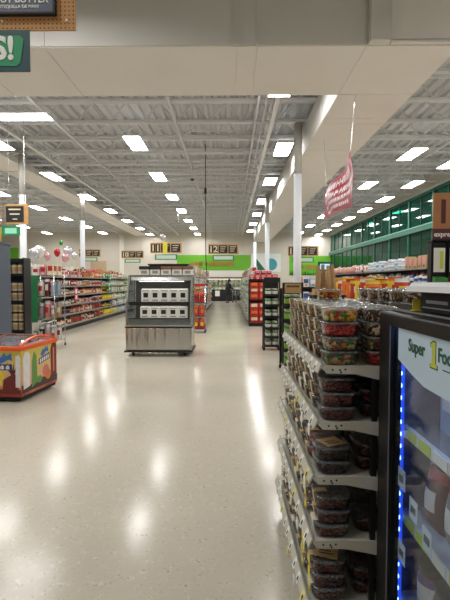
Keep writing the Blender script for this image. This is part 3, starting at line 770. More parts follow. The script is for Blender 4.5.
def aisle_sign(x, y, z, num, label, k=1.0, green=True, tiles=2, gl=None):
    t = thing('aisle_sign', label, 'sign', (x, y, z), 0, 'hanging aisle signs')
    W_ = (.56 + .56 * tiles) * k; H = .58 * k
    obj('backboard', MB().box(-W_ / 2 - .03, W_ / 2 + .03, 0, .02, 0, H).mesh('backboard', WOODF), t)
    digits = list(num)
    for i, d in enumerate(digits):
        cx = -W_ / 2 + (.13 + i * .26) * k
        tl = obj('number_tile', MB().box(cx - .115 * k, cx + .115 * k, -.015, 0, .07 * k, H - .07 * k).mesh('number_tile', BOARD), t)
        obj('digit', text_mesh('digit', d, .5 * k, LETT, .012, .002, 'CENTER'), tl, (cx, -.017, .12 * k), (PI / 2, 0, 0))
    for i in range(tiles):
        cx = -W_ / 2 + (.82 + i * .56) * k
        tl = obj('category_tile', MB().box(cx - .25 * k, cx + .25 * k, -.015, 0, .07 * k, H - .07 * k).mesh('category_tile', BOARD), t)
        pm = MB()
        for r in range(3): pm.box(cx - .17 * k, cx + (.17 - .05 * r) * k, -.019, -.015, (.40 - r * .12) * k, (.435 - r * .12) * k)
        obj('lettering', pm.mesh('lettering', LETT), tl)
    for sx in (-.4, .4): obj('chain', MB().tube([(sx * W_, .01, H), (sx * W_, .01, ZD - z)], .006, 5).mesh('chain', CHROME), t)
    if green:
        g = obj('lower_board', MB().box(-.62 * k, .62 * k, 0, .02, -.36 * k, -.06 * k).mesh('lower_board', GREENP), t)
        obj('lower_print', MB().box(-.54 * k, .54 * k, -.006, 0, -.31 * k, -.11 * k).mesh('lower_print', mat('sign_pale', (196, 214, 200), .6)), g)
        for sx in (-.4, .4): obj('link', MB().bar((sx * k, .01, -.06 * k), (sx * k, .01, 0), .012).mesh('link', CHROME), t)
    return t
sg11 = aisle_sign(-3.54, 24, 3.14, '11', 'aisle sign hanging over the island cooler, yellow strip in front', 1.0)
aisle_sign(-.38, 25, 3.15, '12', 'aisle sign over the centre aisle, left of the mural', 1.0)
aisle_sign(-7.65, 34, 3.42, '10', 'smaller distant aisle sign left of the island cooler', 1.0)
aisle_sign(-10.7, 33, 3.48, '9', 'distant aisle sign behind the left white column', .95)
aisle_sign(4.2, 25, 3.03, '13', 'aisle sign partly behind the nearest white column', 1.0, gl=1)
obj('yellow_strip', MB().box(-.16, .08, -.05, -.04, -.02, .62).mesh('yellow_strip', YELLOWP), sg11)
obj('strip_clip', MB().bar((-.04, -.045, .6), (-.04, .01, .6), .02).mesh('strip_clip', CHROME), sg11)
ws = thing('category_sign', 'small wood-framed black sign hanging at the left edge', 'sign', (-5.7, 11.0, 3.02))
obj('frame', MB().box(0, .58, 0, .02, 0, .5).mesh('frame', WOODF), ws)
obj('board', MB().box(.02, .47, -.012, 0, .05, .45).mesh('board', BOARD), ws)
obj('lettering', MB().box(.09, .40, -.015, -.012, .35, .385).box(.12, .37, -.015, -.012, .235, .265).box(.19, .31, -.015, -.012, .11, .135).mesh('lettering', LETT), ws)
for sx in (.1, .5): obj('chain', MB().tube([(sx, .01, .5), (sx, .01, ZD - 3.02)], .005, 5).mesh('chain', CHROME), ws)
gs = obj('lower_board', MB().box(-.1, .36, 0, .02, -.28, -.05).mesh('lower_board', GREENP), ws)
obj('lower_print', MB().box(-.02, .28, -.004, 0, -.24, -.1).mesh('lower_print', mat('mint_print', (150, 220, 190), .6)), gs)
obj('link', MB().bar((.2, .01, -.05), (.2, .01, 0), .01).mesh('link', CHROME), ws)
ws2 = thing('category_sign', 'black sign cut off by the left picture edge', 'sign', (-6.45, 11.0, 3.02))
obj('frame', MB().box(0, .62, 0, .02, 0, .5).mesh('frame', WOODF), ws2)
obj('board', MB().box(.04, .6, -.012, 0, .05, .45).mesh('board', BOARD), ws2)
for sx in (.1, .5): obj('chain', MB().tube([(sx, .01, .5), (sx, .01, ZD - 3.02)], .005, 5).mesh('chain', CHROME), ws2)
obj('lower_board', MB().box(0, .58, 0, .02, -.2, -.0).mesh('lower_board', GREENP), ws2)

# pegboard sign and green sign close to the camera, top left
pg = thing('category_sign', 'large pegboard sign with slate panel hanging at top left', 'sign', (-.944, 2.7, 3.088))
obj('pegboard', MB().box(-2.2, 0, 0, .012, 0, .62).mesh('pegboard', PEGB), pg)
SLATE = mat('slate_panel', (84, 92, 112), 0.55, var=.06, scale=5)
pn = obj('panel', MB().box(-2.0, -.125, -.035, 0, .09, .54).mesh('panel', SLATE), pg)
obj('panel_edge', MB().box(-2.0, -.12, -.034, -.001, .080, .09).box(-.125, -.113, -.034, -.001, .080, .54).mesh('panel_edge', BOARD), pn)
tm = text_mesh('lettering', 'PEANUT BUTTER', .056, mat('chalk_white', (236, 236, 232), .7), .0012, .002, 'RIGHT')
obj('lettering', tm, pn, (-.150, -.037, .143), (PI / 2, 0, 0))
tm = text_mesh('lettering', 'MANTEQUILLA DE MANI', .026, mat('chalk_white', (236, 236, 232), .7), .0004, .002, 'RIGHT')
obj('lettering', tm, pn, (-.206, -.037, .110), (PI / 2, 0, 0))
SCREW = mat('screw_head', (240, 236, 220), .3)
for x in (-.055, -.45, -.85): obj('screw', MB().lathe([(.010, 0), (.008, .006), (.003, .008)], 10).mesh('screw', SCREW), pg, (x, 0, .055), (PI / 2, 0, 0))
for x in (-.3, -1.8): obj('chain', MB().tube([(x, .006, .62), (x, .006, ZD - 3.088)], .005, 5).mesh('chain', CHROME), pg)
TEAL = mat('dark_teal_board', (44, 78, 84), .55)
gr = thing('promotion_sign', 'dark teal sign with white exclamation hanging under the pegboard sign', 'sign', (-1.226, 2.69, 2.838))
obj('board', MB().box(-1.4, 0, 0, .012, 0, .246).mesh('board', TEAL), gr)
pts = [(-1.3, .03), (-.065, .03), (-.042, .05), (-.02, .19), (-.045, .212), (-1.3, .212)]
obj('green_shape', MB().prism([(x - .012, z) for x, z in pts], 'y', -.004, 0).mesh('green_shape', mat('sign_green', (44, 150, 104), .55)), gr)
for ch, x in (('S', -.135), ('!', -.085)):
    obj('lettering', text_mesh('lettering', ch, .19, mat('pure_white_print', (242, 242, 238), .6), .006, .002, 'RIGHT'), gr, (x, -.007, .072), (PI / 2, 0, 0))
for x in (-.12, -1.1): obj('link', MB().tube([(x, .006, .246), (x, .008, .2495)], .006, 5).mesh('link', CHROME), gr)

# hanging banner
BAN = bpy.data.materials.new('banner_vinyl'); BAN.use_nodes = True
BAN.node_tree.nodes['Principled BSDF'].inputs['Base Color'].default_value = srgb(154, 24, 46)
BAN.node_tree.nodes['Principled BSDF'].inputs['Roughness'].default_value = .35
bn = thing('hanging_banner', 'wavy pink-red banner with white lettering hanging at the right', 'banner', (0, 0, 0))
def ban_pt(u, v):     # u along depth (0 far, 1 near), v up; hangs between two ceiling wires
    x = 2.2; yb = 10.35 - 2.53 * u
    w = .05 * math.sin(u * 9 + v * 2) + .03 * math.sin(v * 7 + u * 4)
    sag = .03 * math.sin(PI * u) * v
    z = 3.05 - .12 * u + (.63 + .26 * u + .04 * u ** 8) * v - sag
    return (x + w, yb + .05 * math.sin(v * 5), z)
NU, NV = 28, 14
vs = []; fs = []
for s in (0, 1):
    for j in range(NV + 1):
        for i in range(NU + 1):
            p = ban_pt(i / NU, j / NV); vs.append((p[0] + s * .004, p[1], p[2]))
q = (NU + 1) * (NV + 1)
for j in range(NV):
    for i in range(NU):
        a = j * (NU + 1) + i; f = (a, a + 1, a + NU + 2, a + NU + 1); fs.append(f); fs.append(tuple(x + q for x in f[::-1]))
obj('sheet', MB().add(vs, fs, 0, True).mesh('sheet', BAN), bn)
bl = MB(); R = random.Random(11)
def patch(u0, u1, v0, v1):
    pr = []
    for u, v in ((u0, v0), (u1, v0), (u1, v1), (u0, v1)):
        p = ban_pt(u, v); pr.append((p[0] - .014, p[1], p[2]))
    bl.add(pr, [(0, 1, 2, 3)])
for (v0, v1, ua, ub, wm) in ((.70, .88, .16, .86, .07), (.44, .60, .10, .9, .055), (.27, .38, .1, .9, .04), (.10, .2, .12, .85, .035)):
    u = ua
    while u < ub:
        w = R.uniform(.6, 1.3) * wm
        patch(u, u + w * .38, v0, v1); patch(u + w * .38, u + w, (v0 + v1) / 2 - .02, (v0 + v1) / 2 + .03)
        if R.random() < .7: patch(u + w * .62, u + w, v0, v1)
        if R.random() < .5: patch(u + w * .38, u + w * .62, v1 - .04, v1)
        u += w * 1.28
obj('lettering', bl.mesh('lettering', mat('banner_white', (232, 214, 218), .5)), bn)
for u in (0, 1):
    p = ban_pt(u, 1); obj('wire', MB().tube([p, (2.2, p[1], SZ - .012)], .005, 5).mesh('wire', CHROME), bn)
# ------------------------------------------------------------ snack rack at the right
RY0, RY1 = 1.80, 3.02
TUBH = .0605
tubs_n = 0
SHELL = clear('clear_tub_plastic', (238, 240, 238), 1.4, .08)
LIDM = clear('clear_lid_plastic', (226, 230, 232), 1.6, .12, .10)
CONT = {
 'mixed nut': lumps('mix_nuts', [(92, 58, 36), (150, 104, 62), (196, 160, 112), (70, 40, 26), (120, 76, 44)], 75),
 'walnut': lumps('mix_walnut', [(88, 56, 40), (190, 156, 118), (60, 36, 26), (226, 200, 166), (72, 44, 34)], 80),
 'candied nut': lumps('mix_candied', [(96, 34, 28), (70, 24, 22), (122, 54, 42), (54, 18, 18), (110, 42, 30)], 85, .3),
 'gummy sweet': lumps('mix_gummy', [(222, 120, 30), (226, 180, 40), (190, 40, 36), (60, 130, 50), (220, 140, 40)], 60, .3),
 'red sweet': lumps('mix_red', [(186, 40, 34), (150, 30, 34), (204, 66, 40), (160, 24, 30)], 70, .3),
 'sour worm': lumps('mix_worm', [(70, 116, 50), (120, 60, 76), (196, 120, 50), (90, 80, 40), (180, 170, 130)], 60, .35),
 'trail mix': lumps('mix_trail', [(110, 72, 44), (60, 100, 44), (170, 50, 40), (200, 170, 120), (76, 46, 30)], 75),
 'dark chocolate': lumps('mix_choc', [(48, 28, 24), (66, 38, 32), (36, 22, 20), (58, 40, 42)], 70, .3)}
SQ = 2.5
RB, RT = .066, .075
shell_me = MB().lathe([(RB, 0), (RB + .004, .004), (RT, TUBH - .012), (RT + .002, TUBH - .010)], 20, sq=SQ, caps=False).mesh('shell', SHELL)
lid_me = MB().lathe([(RT - .001, TUBH - .011), (RT + .004, TUBH - .010), (RT + .004, TUBH - .004), (RT - .002, TUBH), (RT - .010, TUBH - .001), (RT - .014, TUBH - .003)], 20, sq=SQ).mesh('lid', LIDM)
cm = MB(); R = random.Random(2); n = 22; prof = [(.03, .002), (RB - .004, .003), (RB - .001, .014), (RB + .001, .026), (RT - .006, TUBH - .018), (RT - .012, TUBH - .012), (.03, TUBH - .011)]
cm.lathe(prof, n, sq=SQ)
cm.v = [(x * (1 + R.uniform(-.035, .012)), y * (1 + R.uniform(-.035, .012)), z + (R.uniform(-.002, .002) if .01 < z else 0)) for x, y, z in cm.v]
cont_me = cm.mesh('contents', CONT['walnut'])
KR2 = mat('kraft_label', (196, 168, 122), .75, var=.08, scale=60)
WL = mat('label_white', (222, 214, 196), .7)
# label strip across the lid and down the aisle side (-x)
def strip(y0, y1):
    m = MB(); a = RT + .0055
    ps = [(-.02, TUBH + .0008), (-a, TUBH + .0008), (-a, TUBH - .012), (-RB - .006, .006)]
    for (xa, za), (xb, zb) in zip(ps[:-1], ps[1:]):
        m.add([(xa, y0, za), (xa, y1, za), (xb, y1, zb), (xb, y0, zb)], [(0, 1, 2, 3)])
    return m
label_me = strip(-.026, .012).mesh('label', KR2)
label2_me = strip(-.036, .03).mesh('label', WL)
sticker_me = MB().box(-.081, -.079, -.02, .02, .012, .042).mesh('sticker', YELLOWP)

def tub(x, y, z, what, label, lab=1, rot=0.0, sticker=False):
    t = thing('snack_tub', label, 'tub', (x, y, z), rot, 'snack tubs on the rack')
    obj('contents', cont_me, t, mats=(CONT[what],)); obj('shell', shell_me, t); obj('lid', lid_me, t)
    if lab == 1: obj('label', label_me, t)
    if lab == 2: obj('label', label2_me, t)
    if sticker: obj('sticker', sticker_me, t)

RACKM = mat('rack_enamel', (196, 192, 178), .4)
rk = thing('snack_rack', 'cream metal shelf rack stacked with clear snack tubs', 'rack', (0, 0, 0))
XB = .80                                        # back panel
levels = [(1.195, .384), (.958, .370), (.723, .352), (.446, .352), (.165, .338)]   # shelf top z, front x
obj('back_panel', MB().box(XB, XB + .03, RY0 + .01, RY1, .02, 1.30).mesh('back_panel', mat('rack_back', (52, 48, 44), .6)), rk)
obj('base', MB().box(.37, XB + .42, RY0 + .02, RY1, 0, .125).mesh('base', BLACK), rk)
obj('upright', MB().box(.60, .622, RY0 + .015, RY0 + .035, .165, 1.15).mesh('upright', BLACK), rk)
HOLE = mat('slot_dark', (24, 22, 20), .8)
TAGY = mat('tag_yellow', (226, 216, 124), .6); TAGW = mat('tag_white', (238, 238, 232), .6)
for i, (z, xf) in enumerate(levels):
    bf = .022; 
    sh = obj('shelf', MB().box(xf + .004, XB - .001, RY0 + .004, RY1 - .004, z - .014, z).mesh('shelf', RACKM), rk)
    br_ = [(xf + .002, z - .006), (xf + .012, z + .004), (xf + .10, z + .006), (XB - .01, z + .004), (XB - .01, z - .075), (XB - .16, z - .058), (xf + .14, z - .030), (xf + .02, z - .028)]
    for y in (RY0, RY1 - .004): obj('end_bracket', MB().prism(br_, 'y', y, y + .004).mesh('end_bracket', RACKM), sh)
    hl = MB()
    for hx, hz in ((.045, -.012), (.075, -.013), (.098, -.010), (.08, -.022)):
        hl.lathe([(.0045, 0), (.0045, .0012)], 8, c=(0, 0, 0)) if False else hl.prism([(xf + hx + .0045 * math.cos(t * PI / 4), z + hz + .0045 * math.sin(t * PI / 4)) for t in range(8)], 'y', RY0 - .0008, RY0)
    obj('slot_hole', hl.mesh('slot_hole', HOLE), sh)
    # front price channel leaning out, with wire fence above
    ch = MB().prism([(xf - .004, z + .012), (xf - .020, z - .026), (xf - .016, z - .030), (xf + .004, z + .010)], 'y', RY0 + .002, RY1)
    obj('price_channel', ch.mesh('price_channel', RACKM), sh)
    fr = MB().box(xf - .002, xf + .004, RY0 + .005, RY1, z, z + .024)
    obj('front_fence', fr.mesh('front_fence', clear('fence_plastic', (225, 228, 228), 1.5, .1, .12)), sh)
    k = 0; y = RY0 + .06
    while y < RY1 - .04:
        tw = .036; th = .034
        o = obj('price_tag', MB().prism([(xf - .0045, z + .012), (xf - .0255, z - .036), (xf - .0235, z - .037), (xf - .0035, z + .0115)], 'y', y, y + tw).mesh('price_tag', TAGY if (k * 7 + i * 3) % 6 == 0 and i else TAGW), sh)
        fl = obj('tag_print', MB().prism([(xf - .0135, z - .006), (xf - .0215, z - .025), (xf - .0213, z - .0252), (xf - .0133, z - .0062)], 'y', y + .005, y + .022).mesh('tag_print', DARK), o)
        y += .105 + .02 * ((k * 5 + i) % 3); k += 1
    # small hanging flags below the channel at the near end
    for k2, yy in enumerate((RY0 + .02, RY0 + .20, RY0 + .42)):
        if i >= 1: obj('flag_tag', MB().box(xf - .034, xf - .030, yy, yy + .032, z - .062, z - .018).mesh('flag_tag', TAGY if (k2 + i) % 3 == 0 else TAGW), sh)

pos = ['first', 'second', 'third', 'fourth', 'fifth', 'sixth', 'seventh']
names = ['top', 'second', 'third', 'fourth', 'bottom']
near_top = ['sour worm', 'sour worm', 'red sweet', 'gummy sweet']
near_top2 = ['red sweet', 'trail mix', 'walnut', 'walnut']
stack_word = ['bottom', 'second from bottom', 'third from bottom', 'top']
for i, (z, xf) in enumerate(levels):
    nst = [4, 3, 2, 3, 3][i]
    for r in range(2):
        for k in range(7):
            y = RY0 + .092 + k * .165
            if y + .08 > RY1 + .1: continue
            for h in range(nst):
                if i == 2 and k == 0 and r == 0: what = 'dark chocolate'
                elif i == 0: what = (near_top[h] if k == 0 else ('walnut', 'mixed nut', 'trail mix', 'mixed nut')[(h + k) % 4]) if r == 0 else (near_top2[h] if k == 0 else 'walnut')
                elif i == 1: what = 'candied nut' if k < 2 else ('trail mix', 'mixed nut')[k % 2]
                elif i == 2: what = 'red sweet' if k == 1 and r == 0 else 'candied nut' if k % 2 == 0 else 'mixed nut'
                else: what = 'candied nut' if k < 4 else ('candied nut', 'mixed nut')[(k + h) % 2]
                if r == 1 and i == 3 and h > 0: continue
                if r == 1 and i in (1, 4) and h > 1 and k == 0: continue
                dx = rnd.uniform(-.003, .003); dy = rnd.uniform(-.003, .003)
                lab = 0 if (k == 0 and i < 3) else (1 if i == 0 else (2 if (k + h) % 3 == 0 else 1))
                if r == 1: lab = 0
                if r and i: dy += .048
                tub(xf + .094 + r * .172 + dx + (.012 if r else 0), y + dy, z + .0012 + h * (TUBH + .0012), what,
                    '%s tub, %s shelf, %s stack from near end, %s row, %s' % (what, names[i], pos[k], ('front', 'back')[r], stack_word[h] if h < nst - 1 or h == 0 else 'top') ,
                    lab, rnd.uniform(-.03, .03), sticker=(r == 0 and ((i == 4 and k < 2) or (i == 3 and k == 1))))
# kraft cards lying on two near stacks
for nm, x, y, z, rz in (('kraft card on the near dark chocolate tubs, third shelf', .352 + .094, RY0 + .085, .723 + 2 * (TUBH + .0012) + .001, .4), ('kraft card on the near candied nut tubs, bottom shelf', .335 + .094, RY0 + .085, .165 + 3 * (TUBH + .0012) + .001, -.3)):
    t = thing('kraft_card', nm, 'card', (x, y, z), rz)
    obj('card', MB().box(-.05, .05, -.045, .045, 0, .002).mesh('card', KR2), t)
    obj('print', MB().box(-.03, .03, -.02, -.012, .002, .0025).box(-.03, .02, .0, .008, .002, .0025).mesh('print', mat('print_brown', (90, 60, 30), .7)), t)
# other side of the rack: a shelf with tubs whose tops show over the back panel
osf = obj('shelf', MB().box(XB + .031, XB + .42, RY0 + .02, RY1, 1.186, 1.20).mesh('shelf', RACKM), rk)
obj('end_bracket', MB().prism([(XB + .031, 1.186), (XB + .40, 1.186), (XB + .39, 1.17), (XB + .031, 1.12)], 'y', RY0 + .02, RY0 + .024).mesh('end_bracket', RACKM), osf)
for k in range(6):
    for h in range(5):
        for r in range(2):
            if h == 4 and (k < 1): continue
            if h < 3 and k > 0: continue
            what = ('mixed nut', 'walnut')[(k + r) % 2]
            tub(XB + .12 + r * .17, RY0 + .12 + k * .185, 1.2012 + h * (TUBH + .0012) if not (h >= 3 and k > 0) else 1.2012 + h * (TUBH + .0012), what,
                'tub of %ss behind the rack back, %s from near end, %s row, layer %s' % (what, pos[k], ('left', 'right')[r], ORD[h]), 0, rnd.uniform(-.03, .03))
        if h < 3 and k > 0:
            for r in range(2):
                tub(XB + .12 + r * .17, RY0 + .12 + k * .185, 1.2012 + h * (TUBH + .0012), 'mixed nut', 'tub of mixed nuts behind the rack back, %s from near end, %s row, layer %s' % (pos[k], ('left', 'right')[r], ORD[h]), 0)
tub(.385 + .25, RY0 + .99, 1.195 + 4 * (TUBH + .0012) + .0015, 'gummy sweet', 'single tub of yellow sweets standing on top of the rack stacks', 0)

# ------------------------------------------------------------ glass-door cooler at the right edge
CX, CY0, CY1, CZ = .572, .74, 1.655, 1.452
ck = thing('glass_door_cooler', 'black upright cooler with glass door and blue light at the right edge', 'cooler', (0, 0, 0))
CBL = mat('cooler_black', (13, 13, 15), .38, spec=.25)
INS = mat('cooler_inner', (84, 96, 128), .4)
cx1 = 1.22
body = MB()
body.box(CX + .05, cx1, CY1 - .03, CY1, .0, CZ - .03).box(CX + .05, cx1, CY0, CY0 + .03, 0, CZ - .03).box(cx1 - .03, cx1, CY0 + .03, CY1 - .03, 0, CZ - .03)
body.box(CX + .05, cx1, CY0, CY1, .0, .12)
obj('body', body.mesh('body', CBL), ck)
bev(obj('top', MB().box(CX + .045, cx1, CY0, CY1, CZ - .035, CZ).mesh('top', CBL), ck), .008)
obj('lining', MB().box(cx1 - .04, cx1 - .031, CY0 + .031, CY1 - .031, .12, CZ - .036).box(CX + .06, cx1 - .04, CY1 - .038, CY1 - .031, .12, CZ - .036).mesh('lining', INS), ck)
dr = obj('door', MB().box(CX, CX + .04, CY1 - .115, CY1 - .004, .10, CZ - .012).box(CX, CX + .04, CY0, CY0 + .05, .10, CZ - .012)
         .box(CX, CX + .04, CY0 + .05, CY1 - .115, CZ - .057, CZ - .012).box(CX, CX + .04, CY0 + .05, CY1 - .115, .10, .16).mesh('door', CBL), ck)
obj('door_edge_trim', MB().box(CX - .003, CX, CY0, CY1 - .004, CZ - .018, CZ - .013).box(CX - .003, CX, CY1 - .116, CY1 - .111, .16, CZ - .057).mesh('door_edge_trim', mat('trim_grey', (96, 98, 104), .35)), dr)
GLS = clear('door_glass', (240, 245, 250), 1.3, .02)
obj('door_glass', MB().box(CX + .012, CX + .018, CY0 + .05, CY1 - .115, .16, CZ - .057).mesh('door_glass', GLS), dr)
BAN2 = mat('header_film', (188, 210, 228), .5)
zt, zb = CZ - .059, 1.255
hp = [(CY1 - .16, zt), (CY0 + .06, zt), (CY0 + .06, zb - .03), (CY1 - .36, zb - .02), (CY1 - .27, zb + .0), (CY1 - .16, zb + .03)]
hf = obj('header_film', MB().prism(hp, 'x', CX + .0095, CX + .0115).mesh('header_film', BAN2), dr)
TG = mat('text_green', (34, 88, 70), .5); TB = mat('text_black', (30, 36, 34), .5); TL = mat('text_lime', (196, 202, 60), .5)
TR = (PI / 2, 0, -PI / 2)
def side_text(s, size, m, y, z, off, bold=.001, sp=1.0, sy=1.0):
    me = text_mesh('lettering', s, size, m, bold, .0004, 'LEFT', sp)
    return obj('lettering', me, hf, (CX + .0095 - off, y, z), TR, (1, sy, 1))
side_text('Super', .051, TG, 1.408, 1.328, .0012, .0014, 1.0, 1.1)
one = [(a * .66, b * .76) for a, b in [(-.006, 0), (.052, 0), (.052, .016), (.038, .016), (.038, .096), (.012, .096), (-.006, .086), (-.006, .072), (.010, .076), (.010, .016), (-.006, .016)]]
obj('numeral', MB().prism([(1.248 - a, 1.305 + b) for a, b in one], 'x', CX + .0083, CX + .0094).mesh('numeral', TL), hf)
og = [((a - .015) * 1.25 + .015, (b - .036) * 1.12 + .036) for a, b in one]
obj('numeral_outline', MB().prism([(1.248 - a, 1.305 + b) for a, b in og], 'x', CX + .0090, CX + .00945).mesh('numeral_outline', TG), hf)
side_text('Foods', .051, TG, 1.209, 1.328, .0012, .0014, 1.0, 1.1)
obj('rule', MB().box(CX + .008, CX + .009, 1.02, 1.18, 1.308, 1.311).mesh('rule', TB), hf)
# blue LED strips
LEDB = bpy.data.materials.new('blue_led'); LEDB.use_nodes = True
_b = LEDB.node_tree.nodes['Principled BSDF']; _b.inputs['Base Color'].default_value = (.3, .5, 1, 1)
_b.inputs['Emission Color'].default_value = (.18, .38, 1, 1); _b.inputs['Emission Strength'].default_value = 10
ls = obj('led_strip', MB().box(CX + .06, CX + .068, CY1 - .075, CY1 - .065, .16, CZ - .1).mesh('led_strip', mat('led_carrier', (40, 80, 230), .3, emit=1.1)), ck)
k = 0; zz = .18
led_me = MB().blob((0, 0, 0), (.0045, .0045, .009), n=8, k=5).mesh('led', LEDB)
while zz < CZ - .12:
    obj('led', led_me, ls, (CX + .057, CY1 - .070, zz)); zz += .045
obj('led_strip', MB().box(CX + .06, CX + .09, CY0 + .1, CY1 - .12, CZ - .115, CZ - .105).mesh('led_strip', mat('cool_tube', (150, 190, 255), .4, emit=7)), ck)
# inner shelves with goods
ISH = mat('wire_shelf_white', (206, 212, 222), .4)
shz = (1.02, .70, .38, .13)
for i, z in enumerate(shz):
    sh = obj('shelf', MB().box(CX + .085, cx1 - .05, CY0 + .04, CY1 - .05, z - .012, z).mesh('shelf', clear('glass_shelf', (200, 220, 225), 1.5, .05, .2) if i == 0 else ISH), ck)
    obj('price_rail', MB().box(CX + .07, CX + .084, CY0 + .04, CY1 - .06, z - .038, z + .004).mesh('price_rail', ISH), sh)
    for k in range(7):
        y = CY0 + .08 + k * .11
        obj('price_label', MB().box(CX + .066, CX + .070, y, y + .085, z - .034, z + .001).mesh('price_label', (mat('label_lime', (196, 214, 70), .5), PAPER, mat('label_lime', (196, 214, 70), .5))[k % 3]), sh)
inner = [('bottle', .085, .24, ('pink', 'cream', 'pink', 'silver'), 'white', 'red'), ('bag', .13, .21, ('maroon', 'brown', 'dark red', 'grey'), 'white', 'red'),
         ('jar', .11, .17, ('brown', 'purple', 'grey', 'teal'), 'white', 'black'), ('bag', .15, .19, ('pink', 'tan', 'cream', 'grey'), 'white', 'blue')]
for i, z in enumerate(shz):
    kind, w, h, cs, c1, c2 = inner[i]
    n = int((CY1 - CY0 - .16) / (w + .012))
    for k in range(n):
        if i == 0 and k > n - 4: continue
        y = CY0 + .09 + (k + .5) * (w + .012)
        for d in range(2):
            good(kind, (CX + .15 + d * .16, y, z + .001), (w if kind == 'bag' else w, (w * .8 if kind == 'bag' else w), h), cs[k % 4], c1, c2,
                 '%s %s inside the cooler, %s shelf, %s from right, %s row' % (cs[k % 4], NOUN[kind], ('top', 'second', 'third', 'bottom')[i], ORD[k], ('front', 'back')[d]), 'goods in the glass-door cooler', PI / 2 if kind == 'bag' else 0)
good('carton', (CX + .33, CY1 - .19, 1.021), (.3, .15, .2), 'pale blue', 'white', 'pale blue', 'pale blue carton inside the cooler on the top shelf', 'goods in the glass-door cooler')
# wobbler cards inside the glass
for nm, y, z in (('left', 1.50, .86), ('upper left', 1.40, .80), ('middle', 1.30, .76), ('lowest', 1.49, .60)):
    t = thing('price_card', 'small square price card stuck inside the cooler door, %s one' % nm, 'card', (CX + .03, y, z))
    obj('card', MB().box(0, .002, -.03, .03, -.035, .035).mesh('card', mat('card_blue_white', (206, 218, 232), .5)), t)
    obj('print', MB().box(-.001, 0, -.018, .018, -.012, .012).mesh('print', mat('print_grey', (90, 96, 110), .6)), t)
bxo = thing('black_carton', 'black carton lying on top of the glass-door cooler', 'box', (.632, 1.16, CZ))
bev(obj('carton', MB().box(0, .46, 0, .28, 0, .07).mesh('carton', mat('carton_black', (12, 12, 14), .6, spec=.15)), bxo), .004)
obj('print', MB().box(-.0012, 0, .10, .24, .030, .040).box(-.0012, 0, .06, .27, .014, .018).mesh('print', mat('print_silver', (120, 120, 124), .5)), bxo)
obj('print', MB().box(.05, .13, -.0012, 0, .03, .046).mesh('print', mat('print_silver', (120, 120, 124), .5)), bxo)
fo = thing('foam_lid', 'white foam sheet resting on the black carton', 'foam sheet', (.612, 1.14, CZ + .0705))
fm = MB(); fm.cbox(0, .5, 0, .36, 0, .026, .012); bev(obj('sheet', fm.mesh('sheet', mat('foam_white', (236, 238, 244), .6)), fo), .004)
obj('fold', MB().box(-.012, .0, .02, .34, -.004, .014).mesh('fold', mat('foam_white', (236, 238, 244), .6)), fo)
yc = thing('yellow_card', 'yellow price card standing behind the cooler carton', 'card', (.62, 1.462, CZ))
obj('card', MB().box(0, .026, .012, .015, 0, .04).mesh('card', YELLOWP), yc)
obj('foot', MB().box(0, .03, 0, .03, 0, .003).mesh('foot', YELLOWP), yc)
tr = thing('black_tray', 'low black tray on top of the glass-door cooler', 'tray', (CX + .06, 1.50, CZ))
obj('rim', MB().box(0, .5, 0, .012, 0, .02).box(0, .5, .12, .132, 0, .02).box(0, .012, .012, .12, 0, .02).box(.488, .5, .012, .12, 0, .02).box(.012, .488, .012, .12, 0, .006).mesh('rim', BLACK), tr)
# ------------------------------------------------------------ chest freezer at the left
FW, FD, FH = 1.45, .92, .715
cf = thing('ice_cream_freezer', 'printed chest freezer with orange rim and sliding glass lid', 'freezer', (-2.665, 5.45, 0), math.radians(-6))
# local: x from -FW to 0, y from 0 to FD
def print_mat(name, stops, axis='Z', lo=0.1, hi=.74):
    m = bpy.data.materials.new(name); m.use_nodes = True; nt = m.node_tree; b = nt.nodes['Principled BSDF']; b.inputs['Roughness'].default_value = .35
    tc = nt.nodes.new('ShaderNodeTexCoord'); sp = nt.nodes.new('ShaderNodeSeparateXYZ'); mr = nt.nodes.new('ShaderNodeMapRange')
    mr.inputs['From Min'].default_value = lo; mr.inputs['From Max'].default_value = hi
    ns = nt.nodes.new('ShaderNodeTexNoise'); ns.inputs['Scale'].default_value = 3.0
    ad = nt.nodes.new('ShaderNodeMath'); ad.operation = 'MULTIPLY_ADD'; ad.inputs[1].default_value = .5; 
    r = nt.nodes.new('ShaderNodeValToRGB')
    L = nt.links.new
    L(tc.outputs['Object'], sp.inputs[0]); L(sp.outputs[axis], mr.inputs['Value']); L(tc.outputs['Object'], ns.inputs['Vector'])
    L(ns.outputs['Fac'], ad.inputs[0]); L(mr.outputs['Result'], ad.inputs[2]); L(ad.outputs[0], r.inputs['Fac']); L(r.outputs['Color'], b.inputs['Base Color'])
    el = r.color_ramp.elements
    el[0].position = stops[0][0]; el[0].color = srgb(*stops[0][1]); el[1].position = stops[-1][0]; el[1].color = srgb(*stops[-1][1])
    for p, c in stops[1:-1]:
        e = el.new(p); e.color = srgb(*c)
    return m
PRN = print_mat('freezer_print', [(.22, (150, 50, 40)), (.38, (214, 146, 96)), (.6, (226, 178, 140)), (.85, (222, 196, 110)), (1.0, (206, 186, 84))])
ORR = mat('orange_rim', (240, 98, 34), .35)
bev(obj('body', MB().box(-FW, 0, 0, FD, .07, FH - .03).mesh('body', PRN), cf), .015)
obj('plinth', MB().box(-FW + .02, -.02, .02, FD - .02, .03, .07).mesh('plinth', RUBBER), cf)
cs_me = MB().lathe([(.018, -.016), (.034, -.013), (.034, .013), (.018, .016)], 12).mesh('caster', RUBBER)
for x in (-FW + .1, -.1):
    for y in (.1, FD - .1):
        c_ = obj('caster', cs_me, cf, (x, y, .034), (0, PI / 2, 0))
